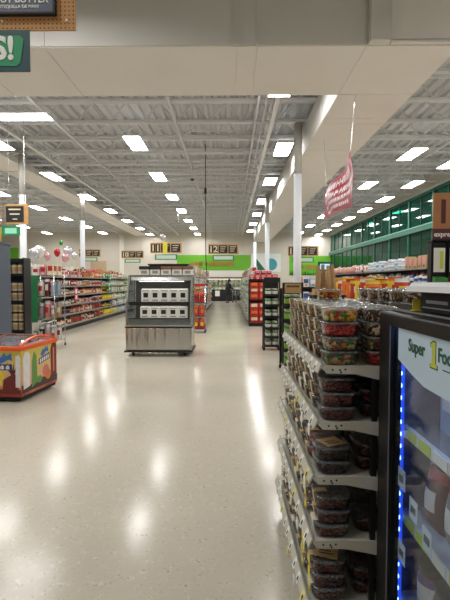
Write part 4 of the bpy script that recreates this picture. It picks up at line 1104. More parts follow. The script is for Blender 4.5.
rim = MB().box(-FW - .012, .012, -.012, .05, FH - .05, FH + .01).box(-FW - .012, .012, FD - .05, FD + .012, FH - .05, FH + .01).box(-.05, .012, .05, FD - .05, FH - .05, FH + .01).box(-FW - .012, -FW + .05, .05, FD - .05, FH - .05, FH + .01)
bev(obj('rim', rim.mesh('rim', ORR), cf), .012)
# arched lid: frame rails following a curve across the depth, two sliding panes
arc = lambda t: (.03 + (FD - .06) * t, FH + .008 + .085 * math.sin(PI * t) ** .8)
def arch(x0, x1, th, lift=0.0, t0=0.0, t1=1.0, n=12):
    up = [arc(t0 + (t1 - t0) * i / n) for i in range(n + 1)]
    return [(y, z + lift + th) for y, z in up] + [(y, z + lift) for y, z in up[::-1]]
for x in (-.045, -.50, -.97, -FW + .005):
    obj('lid_rail', MB().prism(arch(0, 0, .016), 'x', x, x + .04).mesh('lid_rail', ORR if x in (-.045, -FW + .005) else mat('rail_grey', (120, 70, 54), .4)), cf)
LG = clear('freezer_glass', (230, 236, 240), 1.5, .03, .10)
for x0, x1 in ((-.49, -.05), (-.95, -.465), (-FW + .05, -.935)):
    ln = obj('lid_pane', MB().prism(arch(0, 0, .006, .004), 'x', x0, x1).mesh('lid_pane', LG), cf)
obj('lid_bar', MB().prism(arch(0, 0, .02, .002, .46, .52, 3), 'x', -FW + .03, -.03).mesh('lid_bar', mat('rail_grey', (120, 70, 54), .4)), cf)
obj('liner', MB().box(-FW + .06, -.06, .06, FD - .06, FH - .022, FH - .012).mesh('liner', mat('frost_white', (214, 218, 230), .6)), cf)
obj('lid_sticker', MB().prism(arch(0, 0, .003, .0125, .55, .68, 3), 'x', -.42, -.14).mesh('lid_sticker', PAPER), cf)
for k, (x, y, c0, c1) in enumerate(((-.25, .3, 'pink', 'white'), (-.5, .3, 'red', 'white'), (-.72, .3, 'pale blue', 'white'), (-.98, .3, 'white', 'pink'), (-.3, .66, 'dark red', 'cream'), (-.6, .66, 'maroon', 'pink'), (-.9, .66, 'brown', 'cream'), (-1.2, .66, 'red', 'white'), (-1.22, .3, 'pale blue', 'white'))):
    p = cf.matrix_basis if False else None
    a = math.radians(-6); wx = -2.665 + x * math.cos(a) - y * math.sin(a); wy = 5.45 + x * math.sin(a) + y * math.cos(a)
    good('carton', (wx, wy, FH - .011), (.2, .26, .035), c0, c1, 'white', '%s ice cream carton under the freezer lid, %s of the %s row' % (c0, ORD[k % 4], 'front' if y < .5 else 'back') if k < 8 else 'pale blue ice cream carton under the freezer lid, leftmost of front row', 'cartons inside the freezer', a, 'ice_cream_carton')
# flat print on the end and front faces
def decal(nm, pts, face, m, lift=.002):
    """pts in (along, z): along = y on the end face, x on the front face"""
    if face == 'end': o = obj(nm, MB().prism(pts, 'x', .0002, lift).mesh(nm, m), cf)
    else: o = obj(nm, MB().prism(pts, 'y', -lift, -.0002).mesh(nm, m), cf)
    return o
ell = lambda cx, cz, rx, rz, n=14, a=0: [(cx + rx * math.cos(2 * PI * i / n) * math.cos(a) - rz * math.sin(2 * PI * i / n) * math.sin(a), cz + rx * math.cos(2 * PI * i / n) * math.sin(a) + rz * math.sin(2 * PI * i / n) * math.cos(a)) for i in range(n)]
INK = lambda n, c: mat('ink_' + n, c, .4, var=.08, scale=12)
DR, GR_, WH, BL, YE, PK, PU, OR_ = INK('darkred', (110, 34, 36)), INK('green', (96, 150, 70)), INK('white', (226, 224, 226)), INK('blue', (60, 110, 190)), INK('yellow', (230, 206, 60)), INK('pink', (214, 120, 110)), INK('plum', (70, 40, 44)), INK('orange', (220, 120, 50))
rect = lambda a, b, c, d: [(a, c), (b, c), (b, d), (a, d)]
# end face (towards the aisle)
decal('print_base', [(.01, .115), (FD - .01, .115), (FD - .01, .2), (.6, .25), (.3, .18), (.01, .22)], 'end', PU, .0012)
decal('print_bar', [(.05, .16), (.20, .18), (.21, .58), (.17, .64), (.09, .64), (.05, .58)], 'end', WH)
decal('print_leaf', [(.24, .14), (.38, .2), (.36, .56), (.30, .62), (.25, .5)], 'end', GR_)
decal('print_bar', [(.74, .2), (.88, .2), (.9, .62), (.86, .68), (.77, .66), (.73, .58)], 'end', DR)
decal('print_stick', rect(.79, .83, .25, .6), 'end', PK, .0032)
decal('print_fruit', ell(.60, .30, .09, .09), 'end', PK, .0022)
decal('print_fruit', ell(.66, .24, .07, .07), 'end', OR_, .003)
decal('print_fruit', ell(.43, .22, .07, .05), 'end', GR_, .0028)
lg1 = decal('logo_splash', [(.46, .55), (.52, .52), (.62, .58), (.67, .56), (.66, .66), (.62, .61), (.60, .66), (.56, .60), (.53, .63)], 'end', BL)
decal('logo_plate', [(.42, .42), (.70, .46), (.70, .55), (.42, .50)], 'end', INK('navy', (40, 60, 120)), .003)
for i in range(5): decal('logo_stroke', [(.44 + i * .05, .435 + i * .008), (.475 + i * .05, .44 + i * .008), (.475 + i * .05, .485 + i * .008), (.455 + i * .05, .50 + i * .008), (.44 + i * .05, .48 + i * .008)], 'end', WH, .004)
# front face
decal('print_base', rect(-FW + .01, -.01, .115, .17), 'front', DR, .0012)
for j, (cx, cz, rx, rz, a) in enumerate(((-.50, .33, .13, .075, .5), (-.33, .36, .11, .07, -.4), (-.44, .22, .12, .07, .9), (-.60, .24, .1, .07, -.6), (-.36, .25, .1, .06, .1))): decal('print_petal', ell(cx, cz, rx, rz, 14, a), 'front', YE, .0015 + .0004 * j)
decal('print_cone', [(-.26, .14), (-.04, .14), (-.02, .34), (-.1, .38), (-.24, .3)], 'front', DR, .0016)
for a in range(6): decal('print_frond', [(-.13, .36), (-.1, .36), (-.24 + a * .05, .50 + .03 * (a % 2))], 'front', PU, .0024 + a * .0003)
decal('print_bar', [(-.075, .2), (-.01, .2), (-.005, .58), (-.03, .62), (-.07, .6)], 'front', WH, .004)
decal('logo_splash', [(-.36, .52), (-.28, .50), (-.16, .56), (-.12, .54), (-.13, .64), (-.2, .6), (-.22, .65), (-.28, .58), (-.31, .62)], 'front', BL)
decal('logo_plate', [(-.6, .42), (-.12, .42), (-.12, .50), (-.6, .49)], 'front', INK('navy', (40, 60, 120)), .003)
for i in range(6): decal('logo_stroke', [(-.58 + i * .075, .432), (-.53 + i * .075, .432), (-.53 + i * .075, .47), (-.55 + i * .075, .488), (-.58 + i * .075, .47)], 'front', WH, .004)

# ------------------------------------------------------------ island cooler in the middle
IX0, IX1, IY0, IY1 = -2.17, -.80, 8.93, 9.75
ic = thing('island_cooler', 'stainless open-front island cooler with white packs on two shelves', 'cooler', (0, 0, 0))
bev(obj('cabinet', MB().box(IX0, IX1, IY0, IY1, .13, .60).mesh('cabinet', WSTEEL), ic), .012)
obj('bumper', MB().box(IX0 - .025, IX1 + .025, IY0 - .025, IY1 + .025, .09, .125).mesh('bumper', BLACK), ic)
obj('trim_strip', MB().box(IX0 - .012, IX1 + .012, IY0 - .012, IY1 + .012, .602, .625).mesh('trim_strip', BLACK), ic)
kc = MB().lathe([(.02, -.018), (.042, -.015), (.042, .015), (.02, .018)], 12).mesh('caster', RUBBER)
for x in (IX0 + .14, IX1 - .14):
    for y in (IY0 + .1, IY1 - .1):
        c_ = obj('caster', kc, ic, (x, y, .044), (0, PI / 2, 0)); obj('fork', MB().box(-.03, .03, -.02, .02, .02, .046).mesh('fork', STEEL), ic, (x, y, .044))
vent = MB()
for i in range(7): vent.box(IX0 + .3 + i * .12, IX0 + .36 + i * .12, IY0 + .02, IY0 + .03, .05, .09)
obj('underside_vent', vent.mesh('underside_vent', STEEL), ic)
obj('deck', MB().box(IX0, IX1, IY0, IY1, .625, .66).mesh('deck', STEEL), ic)
obj('back_panel', MB().box(IX0 + .05, IX1 - .05, IY1 - .04, IY1, .66, 1.62).mesh('back_panel', mat('cooler_back', (92, 94, 96), .4)), ic)
sp_ = [(IY0 + .03, .66), (IY1, .66), (IY1, 1.66), (IY0 + .34, 1.66), (IY0 + .06, 1.12)]
for x in (IX0 + .01, IX1 - .025):
    sd = obj('side_glass', MB().prism(sp_, 'x', x + .004, x + .011).mesh('side_glass', clear('case_glass', (215, 225, 225), 1.5, .03, .08)), ic)
    f = MB()
    for a, b_ in zip(sp_, sp_[1:] + sp_[:1]): f.bar((x + .007, a[0], a[1]), (x + .007, b_[0], b_[1]), .035, .035)
    obj('side_frame', f.mesh('side_frame', STEEL), ic)
sl = MB().prism([(IY0 + .34, 1.585), (IY0 + .37, 1.66), (IY0 + .40, 1.66), (IY0 + .40, 1.585)], 'x', IX0 + .03, IX1 - .03)
obj('canopy', sl.box(IX0, IX1, IY0 + .36, IY1, 1.66, 1.70).mesh('canopy', STEEL), ic)
# lower front glass guard and shelf edges
obj('front_guard', MB().box(IX0 + .02, IX1 - .02, IY0 + .012, IY0 + .02, .66, .78).mesh('front_guard', clear('case_glass', (215, 225, 225), 1.5, .03, .08)), ic)
obj('well', MB().box(IX0 + .05, IX1 - .05, IY0 + .06, IY1 - .05, .66, .80).mesh('well', STEEL), ic)
obj('well_edge', MB().box(IX0 + .05, IX1 - .05, IY0 + .045, IY0 + .06, .70, .80).mesh('well_edge', DARK), ic)
sh = obj('shelf', MB().box(IX0 + .05, IX1 - .05, IY0 + .16, IY1 - .05, 1.10, 1.13).mesh('shelf', STEEL), ic)
obj('shelf_edge', MB().box(IX0 + .04, IX1 - .04, IY0 + .145, IY0 + .16, 1.06, 1.135).mesh('shelf_edge', BLACK), sh)
for zed in (1.09, 1.57): obj('lamp_tube', MB().box(IX0 + .2, IX1 - .2, IY0 + .25 if zed < 1.2 else IY0 + .46, IY0 + .28 if zed < 1.2 else IY0 + .49, zed - .012, zed).mesh('lamp_tube', mat('case_lamp', (255, 250, 240), .4, emit=2.5)), ic)
PKW = mat('pack_bright_white', (236, 236, 232), .45)
pk = MB().cbox(-.098, .098, -.09, .09, 0, .25, .008, 0)
pk.box(-.05, .05, -.0935, -.088, .09, .19, 1).box(-.075, .075, -.0925, -.088, .225, .24, 2).box(-.06, .06, -.0925, -.088, .02, .045, 3)
pk.prism([(-.07, .25), (.07, .25), (0, .28)], 'x', -.095, .095, 0)
pk_me = pk.mesh('bakery_pack', PKW, BLACK, mat('print_grey', (90, 96, 110), .6), mat('print_soft', (150, 150, 150), .6))
for r, (z, y) in enumerate(((.801, IY0 + .19), (1.131, IY0 + .31))):
    for i in range(5):
        o = obj('bakery_pack', pk_me, None, (IX0 + .385 + i * .197, y, z), (0, 0, 0), (1, 1, .88 if r == 0 else 1))
        tag(o, 'white pack with black window, %s cooler shelf, %s from the left' % (('lower', 'upper')[r], ORD[i]), 'pack', 'white packs in the island cooler')
tpk = MB().cbox(-.108, .108, -.09, .09, 0, .12, .008, 0).cbox(-.112, .112, -.095, .095, .1205, .19, .008, 1).box(-.06, .06, -.0915, -.09, .03, .09, 2)
cols = [mat('lid_black_print', (48, 44, 44), .4, var=.3, scale=60)] * 2 + [mat('lid_brown_print', (132, 98, 78), .45, var=.3, scale=60)] * 3
tmesh = tpk.mesh('bakery_tray', PKW, cols[0], mat('print_soft', (150, 150, 150), .6))
for i in range(5):
    o = obj('bakery_tray', tmesh, None, (IX0 + .32 + i * .235, IY0 + .48, 1.701), mats=(None, cols[i], None))
    tag(o, '%s-topped tray on top of the island cooler, %s from the left' % ('black' if i < 2 else 'brown', ORD[i]), 'tray', 'trays on top of the island cooler')
tp = thing('riser_tray', 'low black riser on the top of the island cooler behind the trays', 'riser', (IX0 + .38, IY1 - .2, 1.70))
obj('riser', MB().cbox(0, .86, 0, .16, 0, .22, .02).mesh('riser', BLACK), tp)
obj('riser_lip', MB().box(-.02, .88, -.02, .18, .22, .25).mesh('riser_lip', BLACK), tp)

# ------------------------------------------------------------ far left group
gp = thing('refrigerated_case', 'slate grey side of a tall case at the left edge', 'case', (-5.4, 7.15, 0))
SGR = mat('slate_grey_panel', (84, 94, 110), .5)
bev(obj('side_panel', MB().box(0, 1.36, 0, .8, .08, 2.22).mesh('side_panel', SGR), gp), .012)
obj('plinth', MB().box(.02, 1.34, .02, .78, 0, .08).mesh('plinth', BLACK), gp)
obj('top_trim', MB().box(-.01, 1.37, -.01, .81, 2.22, 2.26).mesh('top_trim', SGR), gp)
yb = thing('yellow_topper', 'yellow topper card standing on the slate grey case', 'sign', (-4.62, 7.7, 2.26))
obj('card', MB().box(0, .54, 0, .02, 0, .26).mesh('card', YELLOWP), yb)
obj('print', MB().box(.3, .48, -.003, 0, .05, .2).mesh('print', mat('print_brown', (90, 60, 30), .7)), yb)
# black shelf with boxed bottles
bs = thing('bottle_shelf', 'black shelf of tan jars behind the slate grey case', 'shelving', (-5.08, 8.9, 0))
for x in (0, .80): obj('side_panel', MB().box(x, x + .03, 0, .31, 0, 2.05).mesh('side_panel', BLACK), bs)
obj('back_panel', MB().box(.03, .80, .29, .31, 0, 2.05).mesh('back_panel', BLACK), bs)
for z in (.1, .55, 1.16, 1.72, 2.0): obj('shelf', MB().box(.03, .80, .0, .29, z - .04, z).mesh('shelf', BLACK), bs)
for s, (z, rows_) in enumerate(((.101, 2), (.551, 3), (1.161, 2), (1.721, 1))):
    for lv in range(rows_):
        hh = (.20, .185, .20, .225)[s]
        for i in range(6):
            good('jar', (-5.08 + .10 + i * .124, 8.99, z + lv * (hh + .004)), (.118, .118, hh), 'cream', 'tan', 'black',
                 'tan jar with dark lid, black shelf, %s shelf up, %s layer, %s from left' % (ORD[s], ORD[lv], ORD[i]), 'tan jars in the black shelf', name='tan_jar')
# wire stand with green side panel
wsn = thing('wire_stand', 'wire stand with green side panel hung with clear party bags', 'rack', (-4.62, 9.9, 0))
WX, WY = .58, .62
for x in (0, WX):
    for y in (0, WY):
        obj('post', MB().tube([(x, y, .07), (x, y, 1.72)], .011, 6).mesh('post', CHROME), wsn)
        obj('caster', MB().lathe([(.015, -.014), (.033, -.011), (.033, .011), (.015, .014)], 10).mesh('caster', RUBBER), wsn, (x, y, .035), (0, PI / 2, 0))
for z in (.16, .70, 1.22, 1.70):
    w_ = MB()
    for k in range(7): w_.bar((k * WX / 6, 0, z), (k * WX / 6, WY, z), .006)
    for y in (0, WY / 2, WY): w_.bar((0, y, z - .006), (WX, y, z - .006), .008)
    obj('wire_shelf', w_.mesh('wire_shelf', CHROME), wsn)
obj('green_panel', MB().box(-.03, -.012, -.02, WY, .62, 1.70).box(-.03, .2, -.03, -.018, .62, 1.70).mesh('green_panel', mat('panel_green', (44, 128, 78), .5)), wsn)
for s, z in enumerate((.166, .706, 1.226)):
    for i in range(4):
        for d in range(2):
            c0 = (('grey', 'black', 'silver', 'white'), ('pale blue', 'grey', 'pink', 'tan'), ('pink', 'white', 'dark red', 'pale blue'))[s][i]
            good('bag', (-4.62 + .075 + i * .144, 10.05 + d * .3, z), (.13, .17, .30 + .05 * ((i + d) % 3)), c0, ('white', 'silver', 'pink', 'red')[(i + s) % 4], ('white', 'silver')[d],
                 '%s party bag on the wire stand, %s shelf up, %s row' % (c0, ORD[s], ('front', 'back')[d]), 'party bags on the wire stand')
for i in range(3):
    for d in range(2):
        good('carton', (-4.62 + .12 + i * .17, 10.08 + d * .28, 1.706), (.15, .2, .17 + .04 * i), ('white', 'pink', 'cream')[i], 'red', 'white', '%s carton on top of the wire stand, %s row' % (('white', 'pink', 'cream')[i], ('front', 'back')[d]), 'cartons on top of the wire stand', name='party_carton')
# foil balloons
FOIL = {k: mat('foil_' + k.replace(' ', '_'), c, .18, .55) for k, c in {'silver': (206, 206, 212), 'pink': (222, 170, 180), 'red': (190, 60, 70), 'green': (70, 150, 80), 'white': (232, 230, 232)}.items()}
bl_me = MB()
bl_me.lathe([(.002, -.0), (.03, .015), (.12, .09), (.18, .2), (.19, .29), (.15, .38), (.08, .43), (.002, .45)], 16, sy=.55)
bl_me = bl_me.mesh('foil', FOIL['silver']); str_me = MB().tube([(0, 0, -.9), (.015, 0, -.4), (0, 0, 0)], .004, 5).mesh('string', PAPER)
for i, (px, py, Y, c, s) in enumerate(((33, 254, 12.0, 'silver', .75), (39, 252, 12.35, 'white', .85), (47, 257, 12.9, 'pink', .6), (57, 253, 13.64, 'red', .6), (61, 243, 13.95, 'green', .4), (68, 252, 14.57, 'silver', .8), (65, 258, 14.3, 'pink', .7), (74, 256, 15.1, 'white', .6), (163, 238, 9.5, 'white', .33))):
    x = (px - 230) / FPX * Y; z = CAMZ - (py - 282) / FPX * Y - .22 * s
    t = thing('foil_balloon', '%s foil balloon %s' % (c, 'floating near the aisle sign over the cooler' if px > 150 else 'floating above the left shelving, %s from the left' % ORD[i]), 'balloon', (x, Y, z), rnd.uniform(-.5, .5), 'foil balloons')
    obj('foil', bl_me, t, scale=(s, s, s), mats=(FOIL[c],))
    if px < 150: obj('string', str_me, t, scale=(1, 1, max(.2, z - 1.97) / .9))
    else: obj('string', MB().tube([(0, 0, 1.95 - z), (0, 0, .01)], .002, 5).mesh('string', PAPER), t)

# ------------------------------------------------------------ right-hand side: wall shelving
zs3 = [.17, .60, 1.05, 1.52, 2.06]
wg = gondola('long_shelving', 'long black wall shelving under the green glazing', 7.1, 7.85, 13.2, 35.2, zs3, SHB, PEG, base_m=SHB, ztop=2.1, bay=2.44)
mixes3 = [('bag', 'white', 'red', 'grey'), ('carton', 'grey', 'white', 'blue'), ('carton', 'cream', 'brown', 'white'), ('roll_pack', 'white', 'pale blue', 'white'), ('carton', 'tan', 'pink', 'brown'), ('bag', 'pale blue', 'white', 'grey'), ('carton', 'pink', 'white', 'grey'), ('jug', 'white', 'blue', 'red')]
for b in range(9):
    y0 = 13.2 + b * 2.44; y1 = y0 + 2.38
    for s in (2, 3, 4):
        kind, c0, c1, c2 = rnd.choice(mixes3)
        if s == 4 and b in (2, 3): kind, c0, c1, c2 = 'roll_pack', 'white', 'pale blue', 'white'
        if s == 4 and b > 4: kind, c0, c1, c2 = ('bag', 'pink', 'tan', 'white')
        shelf_row(y0, y1, 7.37, .34, zs3[s] + .001, kind, .34, (.34, .36, .46)[s - 2], c0, c1, c2, '%s shelf up, %s bay, right wall shelving' % (ORD[s], ORD[b]), 'goods on the right wall shelving', hj=.12)
for b, (c0, c1) in enumerate((('white', 'pale blue'), ('pale blue', 'white'))):
    shelf_row(17.2 + b * 2.3, 19.3 + b * 2.3, 7.76, .32, 2.06 + .55, 'roll_pack', .34, .3, c0, c1, 'white', 'upper stack on the right wall shelving, batch ' + ORD[b], 'stacked packs on the right wall shelving') if False else None

# island with orange and red bags
ii = thing('display_island', 'low display island heaped with orange and red snack bags', 'display', (2.25, 7.4, 0))
obj('base', MB().box(.06, .94, .06, 4.54, 0, .12).mesh('base', BLACK), ii)
bev(obj('body', MB().box(0, 1.0, 0, 4.6, .12, 1.18).mesh('body', SHB), ii), .01)
obj('top', MB().box(-.03, 1.03, -.03, 4.63, 1.18, 1.22).mesh('top', SHW), ii)
obj('divider', MB().box(.49, .51, 0, 4.6, 1.22, 1.40).mesh('divider', clear('fence_plastic', (225, 228, 228), 1.5, .1, .12)), ii)
seqs = [('orange', 'red', 'yellow'), ('red', 'yellow', 'white'), ('yellow', 'red', 'orange'), ('red', 'white', 'yellow'), ('orange', 'yellow', 'red'), ('teal', 'white', 'blue'), ('white', 'blue', 'red')]
for r in range(2):
    for k in range(14):
        c0, c1, c2 = seqs[(k * 2 + r * 3) % 7] if k > 8 else seqs[(k + r) % 5]
        good('bag', (2.25 + .25 + r * .5, 7.4 + .2 + k * .32, 1.221), (.27, .2, .36 + .03 * ((k + r) % 3)), c0, c1, c2, '%s snack bag on the display island, %s from near end, %s row' % (c0, ORD[k], ('left', 'right')[r]), 'snack bags on the display island')
# second endcap right of the red one, with mixed cartons
e2 = thing('endcap_shelf', 'black endcap shelf of mixed blue and white cartons right of the red endcap', 'shelving', (1.95, 13.2, 0))
obj('base', MB().box(0, .9, 0, .5, 0, .12).mesh('base', BLACK), e2)
obj('back_panel', MB().box(0, .9, .5, .53, 0, 1.5).mesh('back_panel', BLACK), e2)
for x in (0, .87): obj('side_post', MB().box(x, x + .03, 0, .5, .12, 1.5).mesh('side_post', BLACK), e2)
for z in (.5, .95, 1.4): obj('shelf', MB().box(.031, .869, 0, .499, z - .04, z).mesh('shelf', BLACK), e2)
for s, z in enumerate((.121, .501, .951, 1.401)):
    for i in range(4):
        c0 = ('blue', 'white', 'grey', 'red', 'pale blue', 'black', 'orange', 'white')[(i * 3 + s * 2) % 8]
        good('carton', (1.95 + .135 + i * .208, 13.25, z), (.19, .3, .3 - .02 * ((i + s) % 3)), c0, 'white' if c0 != 'white' else 'blue', 'orange', '%s carton on the mixed endcap, %s shelf up, %s from the left' % (c0, ORD[s], ORD[i]), 'cartons on the mixed endcap', name='endcap_carton')
# low table behind the snack rack with wrapped bread bags
bt = thing('bakery_table', 'small black table holding kraft bread bags behind the snack rack', 'table', (1.22, 6.35, 0))
obj('table_top', MB().box(0, .48, 0, .42, 1.33, 1.36).mesh('table_top', SHB), bt)
for x in (.02, .43):
    for y in (.02, .37): obj('leg', MB().box(x, x + .03, y, y + .03, 0, 1.33).mesh('leg', BLACK), bt)
obj('lower_shelf', MB().box(.0, .48, 0, .42, .5, .53).mesh('lower_shelf', SHB), bt)
bk = thing('bread_basket', 'shallow tan basket holding the kraft bread bags', 'basket', (1.25, 6.4, 1.36))
obj('basket', MB().box(0, .36, 0, .012, 0, .09).box(0, .36, .2, .212, 0, .09).box(0, .012, .012, .2, 0, .09).box(.348, .36, .012, .2, 0, .09).box(.012, .348, .012, .2, 0, .008).mesh('basket', WOODF), bk)
kb = MB()
secs = [(.000, .036, .024), (.12, .036, .030), (.26, .030, .026), (.34, .022, .012), (.38, .026, .005)]
vs = []; fs = []
for z, a, b_ in secs:
    vs += [(-a, -b_, z), (0, -b_ * 1.25, z), (a, -b_, z), (a, b_, z), (0, b_ * 1.25, z), (-a, b_, z)]
for i in range(len(secs) - 1):
    for k in range(6): fs.append((i * 6 + k, i * 6 + (k + 1) % 6, (i + 1) * 6 + (k + 1) % 6, (i + 1) * 6 + k))
fs += [(5, 4, 3, 2, 1, 0), tuple(range(24, 30))]
kb_me = kb.add(vs, fs).mesh('bread_bag', KRAFT)
for i in range(4):
    o = obj('bread_bag', kb_me, None, (1.25 + .055 + i * .082, 6.47 + .05 * (i % 2), 1.369), (rnd.uniform(-.06, .02), rnd.uniform(-.07, .07), rnd.uniform(-.2, .2)), (1, 1, 1.12 + .05 * (i % 2)))
    tag(o, 'kraft paper bread bag standing in the tan basket, %s from the left' % ORD[i], 'paper bag', 'kraft bread bags')
# small screen on a post
sn = thing('screen_stand', 'small lit screen in a green frame on a post at the right', 'screen', (4.55, 20.9, 0))
obj('post', MB().tube([(.0, 0, .03), (.0, 0, 2.1)], .03, 10).mesh('post', GRN), sn)
obj('foot', MB().lathe([(.22, 0), (.22, .02), (.05, .04)], 16).mesh('foot', GRN), sn)
obj('frame', MB().box(-.32, .32, -.02, .05, 2.08, 2.52).mesh('frame', GRND), sn)
obj('display', MB().box(-.23, .23, -.026, -.02, 2.15, 2.42).mesh('display', mat('screen_blue', (150, 200, 220), .3, emit=.7)), sn)

# coffee tower with the number sign at the right edge
tw = thing('coffee_tower', 'black bulk coffee tower with brown sign reading express', 'dispenser', (1.835, 3.95, 0))
bev(obj('cabinet', MB().box(0, .72, .02, .5, 0, 1.50).mesh('cabinet', CBL), tw), .01)
for i, (x, cm_) in enumerate(((.0, 'green'), (.145, 'red'), (.29, 'green'), (.435, 'red'))):
    hp_ = obj('hopper', MB().cbox(x + .004, x + .137, .03, .13, 1.51, 1.92, .012).mesh('hopper', CBL), tw)
    obj('label', MB().box(x + .02, x + .12, .022, .03, 1.64, 1.86).mesh('label', PAPER), hp_)
    obj('label_stripe', MB().box(x + .075, x + .105, .019, .022, 1.67, 1.83).mesh('label_stripe', mat('label_lime', (196, 214, 70), .5)), hp_)
    obj('chute', MB().prism([(.03, 1.60), (-.03, 1.58), (-.03, 1.51), (.03, 1.51)], 'x', x + .012, x + .128).mesh('chute', CM[cm_]), hp_)
obj('header_shelf', MB().box(0, .72, .02, .14, 1.92, 1.935).mesh('header_shelf', CBL), tw)
MRN = mat('maroon_band', (88, 34, 48), .6); CARD = mat('cardboard_sign', (178, 124, 80), .75, var=.06, scale=8)
sg = obj('sign_board', MB().box(.02, .70, .05, .065, 1.99, 2.36).mesh('sign_board', CARD), tw)
obj('sign_band', MB().box(.02, .70, .045, .0665, 1.937, 2.035).mesh('sign_band', MRN), sg)
obj('lettering', text_mesh('lettering', 'express', .062, P0, .002, .001), sg, (.026, .043, 1.965), (PI / 2, 0, 0))
obj('numeral', text_mesh('numeral', '1', .30, MRN, .006, .001), sg, (.035, .048, 2.09), (PI / 2, 0, 0), (1, 1, 1))
obj('sign_prop', MB().box(.3, .34, .066, .14, 1.936, 1.95).box(.3, .34, .066, .08, 1.936, 2.3).mesh('sign_prop', CARD), tw)

# ------------------------------------------------------------ cold case at the back wall with produce
cc = thing('produce_case', 'lit produce case with black front along the back wall', 'case', (-4.2, 35.0, 0))
CL = 5.2
obj('front', MB().box(0, CL, 0, .1, .05, .95).mesh('front', BLACK), cc)
obj('plinth', MB().box(.02, CL - .02, .05, .9, 0, .05).mesh('plinth', RUBBER), cc)
obj('tank', MB().box(0, CL, .1, .95, .05, .80).mesh('tank', BLACK), cc)
obj('back_panel', MB().box(0, CL, .88, .95, .8, 1.95).mesh('back_panel', BOFF), cc)
obj('canopy', MB().box(0, CL, .35, .95, 1.80, 1.95).mesh('canopy', mat('canopy_brown', (120, 84, 64), .5)), cc)
obj('lamp_tube', MB().box(.1, CL - .1, .42, .46, 1.775, 1.798).mesh('lamp_tube', mat('case_lamp', (255, 250, 240), .4, emit=2.5)), cc)
for z in (1.3, 1.55): obj('shelf', MB().box(0, CL, .55, .88, z - .02, z).mesh('shelf', WHITE), cc)
obj('paper_notice', MB().box(1.25, 1.62, -.006, 0, .4, .85).box(3.0, 3.37, -.006, 0, .4, .85).mesh('paper_notice', PAPER), cc)
for s, (z, y) in enumerate(((.801, 35.25), (1.301, 35.7), (1.551, 35.7))):
    for k in range(16):
        c0 = rnd.choice(('pale green', 'cream', 'green', 'lime', 'white', 'tan'))
        good('bag', (-4.2 + .17 + k * .322, y, z), (.29, .22, (.34, .2, .2)[s]), c0, 'white', 'pale green', '%s produce bag in the back wall case, %s row up, %s from left' % (c0, ORD[s], ORD[k]), 'produce bags in the back case')
# produce tier to the right of the case
pt_ = thing('produce_stand', 'brown produce stand beside the back wall case', 'stand', (1.15, 34.95, 0))
obj('body', MB().box(0, 3.0, 0, .9, .0, .75).mesh('body', mat('stand_brown', (96, 70, 52), .6)), pt_)
obj('backboard', MB().box(0, 3.0, .85, .9, .75, 1.8).mesh('backboard', mat('stand_tan', (206, 176, 130), .6)), pt_)
for k in range(9):
    for r in range(2):
        good('bag', (1.15 + .18 + k * .33, 35.2 + r * .34, .751), (.3, .28, .26 + .3 * r), ('orange', 'tan', 'yellow', 'brown')[(k + r) % 4], 'cream', 'white', '%s bag on the brown produce stand, %s from left, %s row' % (('orange', 'tan', 'yellow', 'brown')[(k + r) % 4], ORD[k], ('front', 'back')[r]), 'bags on the brown produce stand')

# ------------------------------------------------------------ shopper with a cart at the aisle end
px, py = -.18, 32.3
pe = thing('person', 'person in dark clothes leaning on a shopping cart at the aisle end', 'person', (px, py, 0), .55)
SKIN = mat('skin', (176, 128, 104), .6); CLO = mat('dark_coat', (26, 26, 32), .8); TROU = mat('dark_trousers', (30, 30, 40), .8); HAIR = mat('dark_hair', (28, 22, 20), .6)
def skinned(name, verts, edges, radii, m, parent, root=0, sub=2):
    me = bpy.data.meshes.new(name); me.from_pydata(verts, edges, []); me.materials.append(m)
    o = obj(name, me, parent)
    o.modifiers.new('skin', 'SKIN').use_smooth_shade = True
    for i, r in enumerate(radii):
        sv = me.skin_vertices[0].data[i]; sv.radius = (r, r) if not isinstance(r, tuple) else r; sv.use_root = (i == root)
    s = o.modifiers.new('sub', 'SUBSURF'); s.levels = sub; s.render_levels = sub
    return o
# facing +x, bent slightly forward, hands on the cart handle
V = [(0, 0, .92), (.03, 0, 1.12), (.09, 0, 1.36), (.13, 0, 1.47), (.17, 0, 1.60), (.18, 0, 1.66),
     (.01, .10, .86), (.05, .11, .48), (0, .11, .10), (.10, .11, .05), (.19, .11, .04),
     (.01, -.10, .86), (-.06, -.11, .48), (-.16, -.11, .11), (-.07, -.11, .05), (.02, -.11, .04),
     (.09, .18, 1.38), (.17, .23, 1.12), (.40, .21, 1.03), (.46, .20, 1.02),
     (.09, -.18, 1.38), (.17, -.23, 1.12), (.40, -.21, 1.03), (.46, -.20, 1.02)]
E = [(0, 1), (1, 2), (2, 3), (3, 4), (4, 5), (0, 6), (6, 7), (7, 8), (8, 9), (9, 10), (0, 11), (11, 12), (12, 13), (13, 14), (14, 15), (2, 16), (16, 17), (17, 18), (18, 19), (2, 20), (20, 21), (21, 22), (22, 23)]
Rr = [.14, .13, .14, .055, .095, .085, .085, .06, .042, .045, .035, .085, .06, .042, .045, .035, .06, .045, .034, .036, .06, .045, .034, .036]
skinned('body', V, E, Rr, SKIN, pe)
cv = [V[i] for i in (0, 1, 2, 16, 17, 18, 20, 21, 22)] + [(0, 0, .78), (.11, 0, 1.42)]
skinned('coat', cv, [(9, 0), (0, 1), (1, 2), (2, 10), (2, 3), (3, 4), (4, 5), (2, 6), (6, 7), (7, 8)], [.20, .19, .19, .09, .072, .055, .09, .072, .055, .21, .10], CLO, pe)
tv = [(0, 0, .90), V[6], V[7], (0, .11, .09), V[11], V[12], (-.16, -.11, .10)]
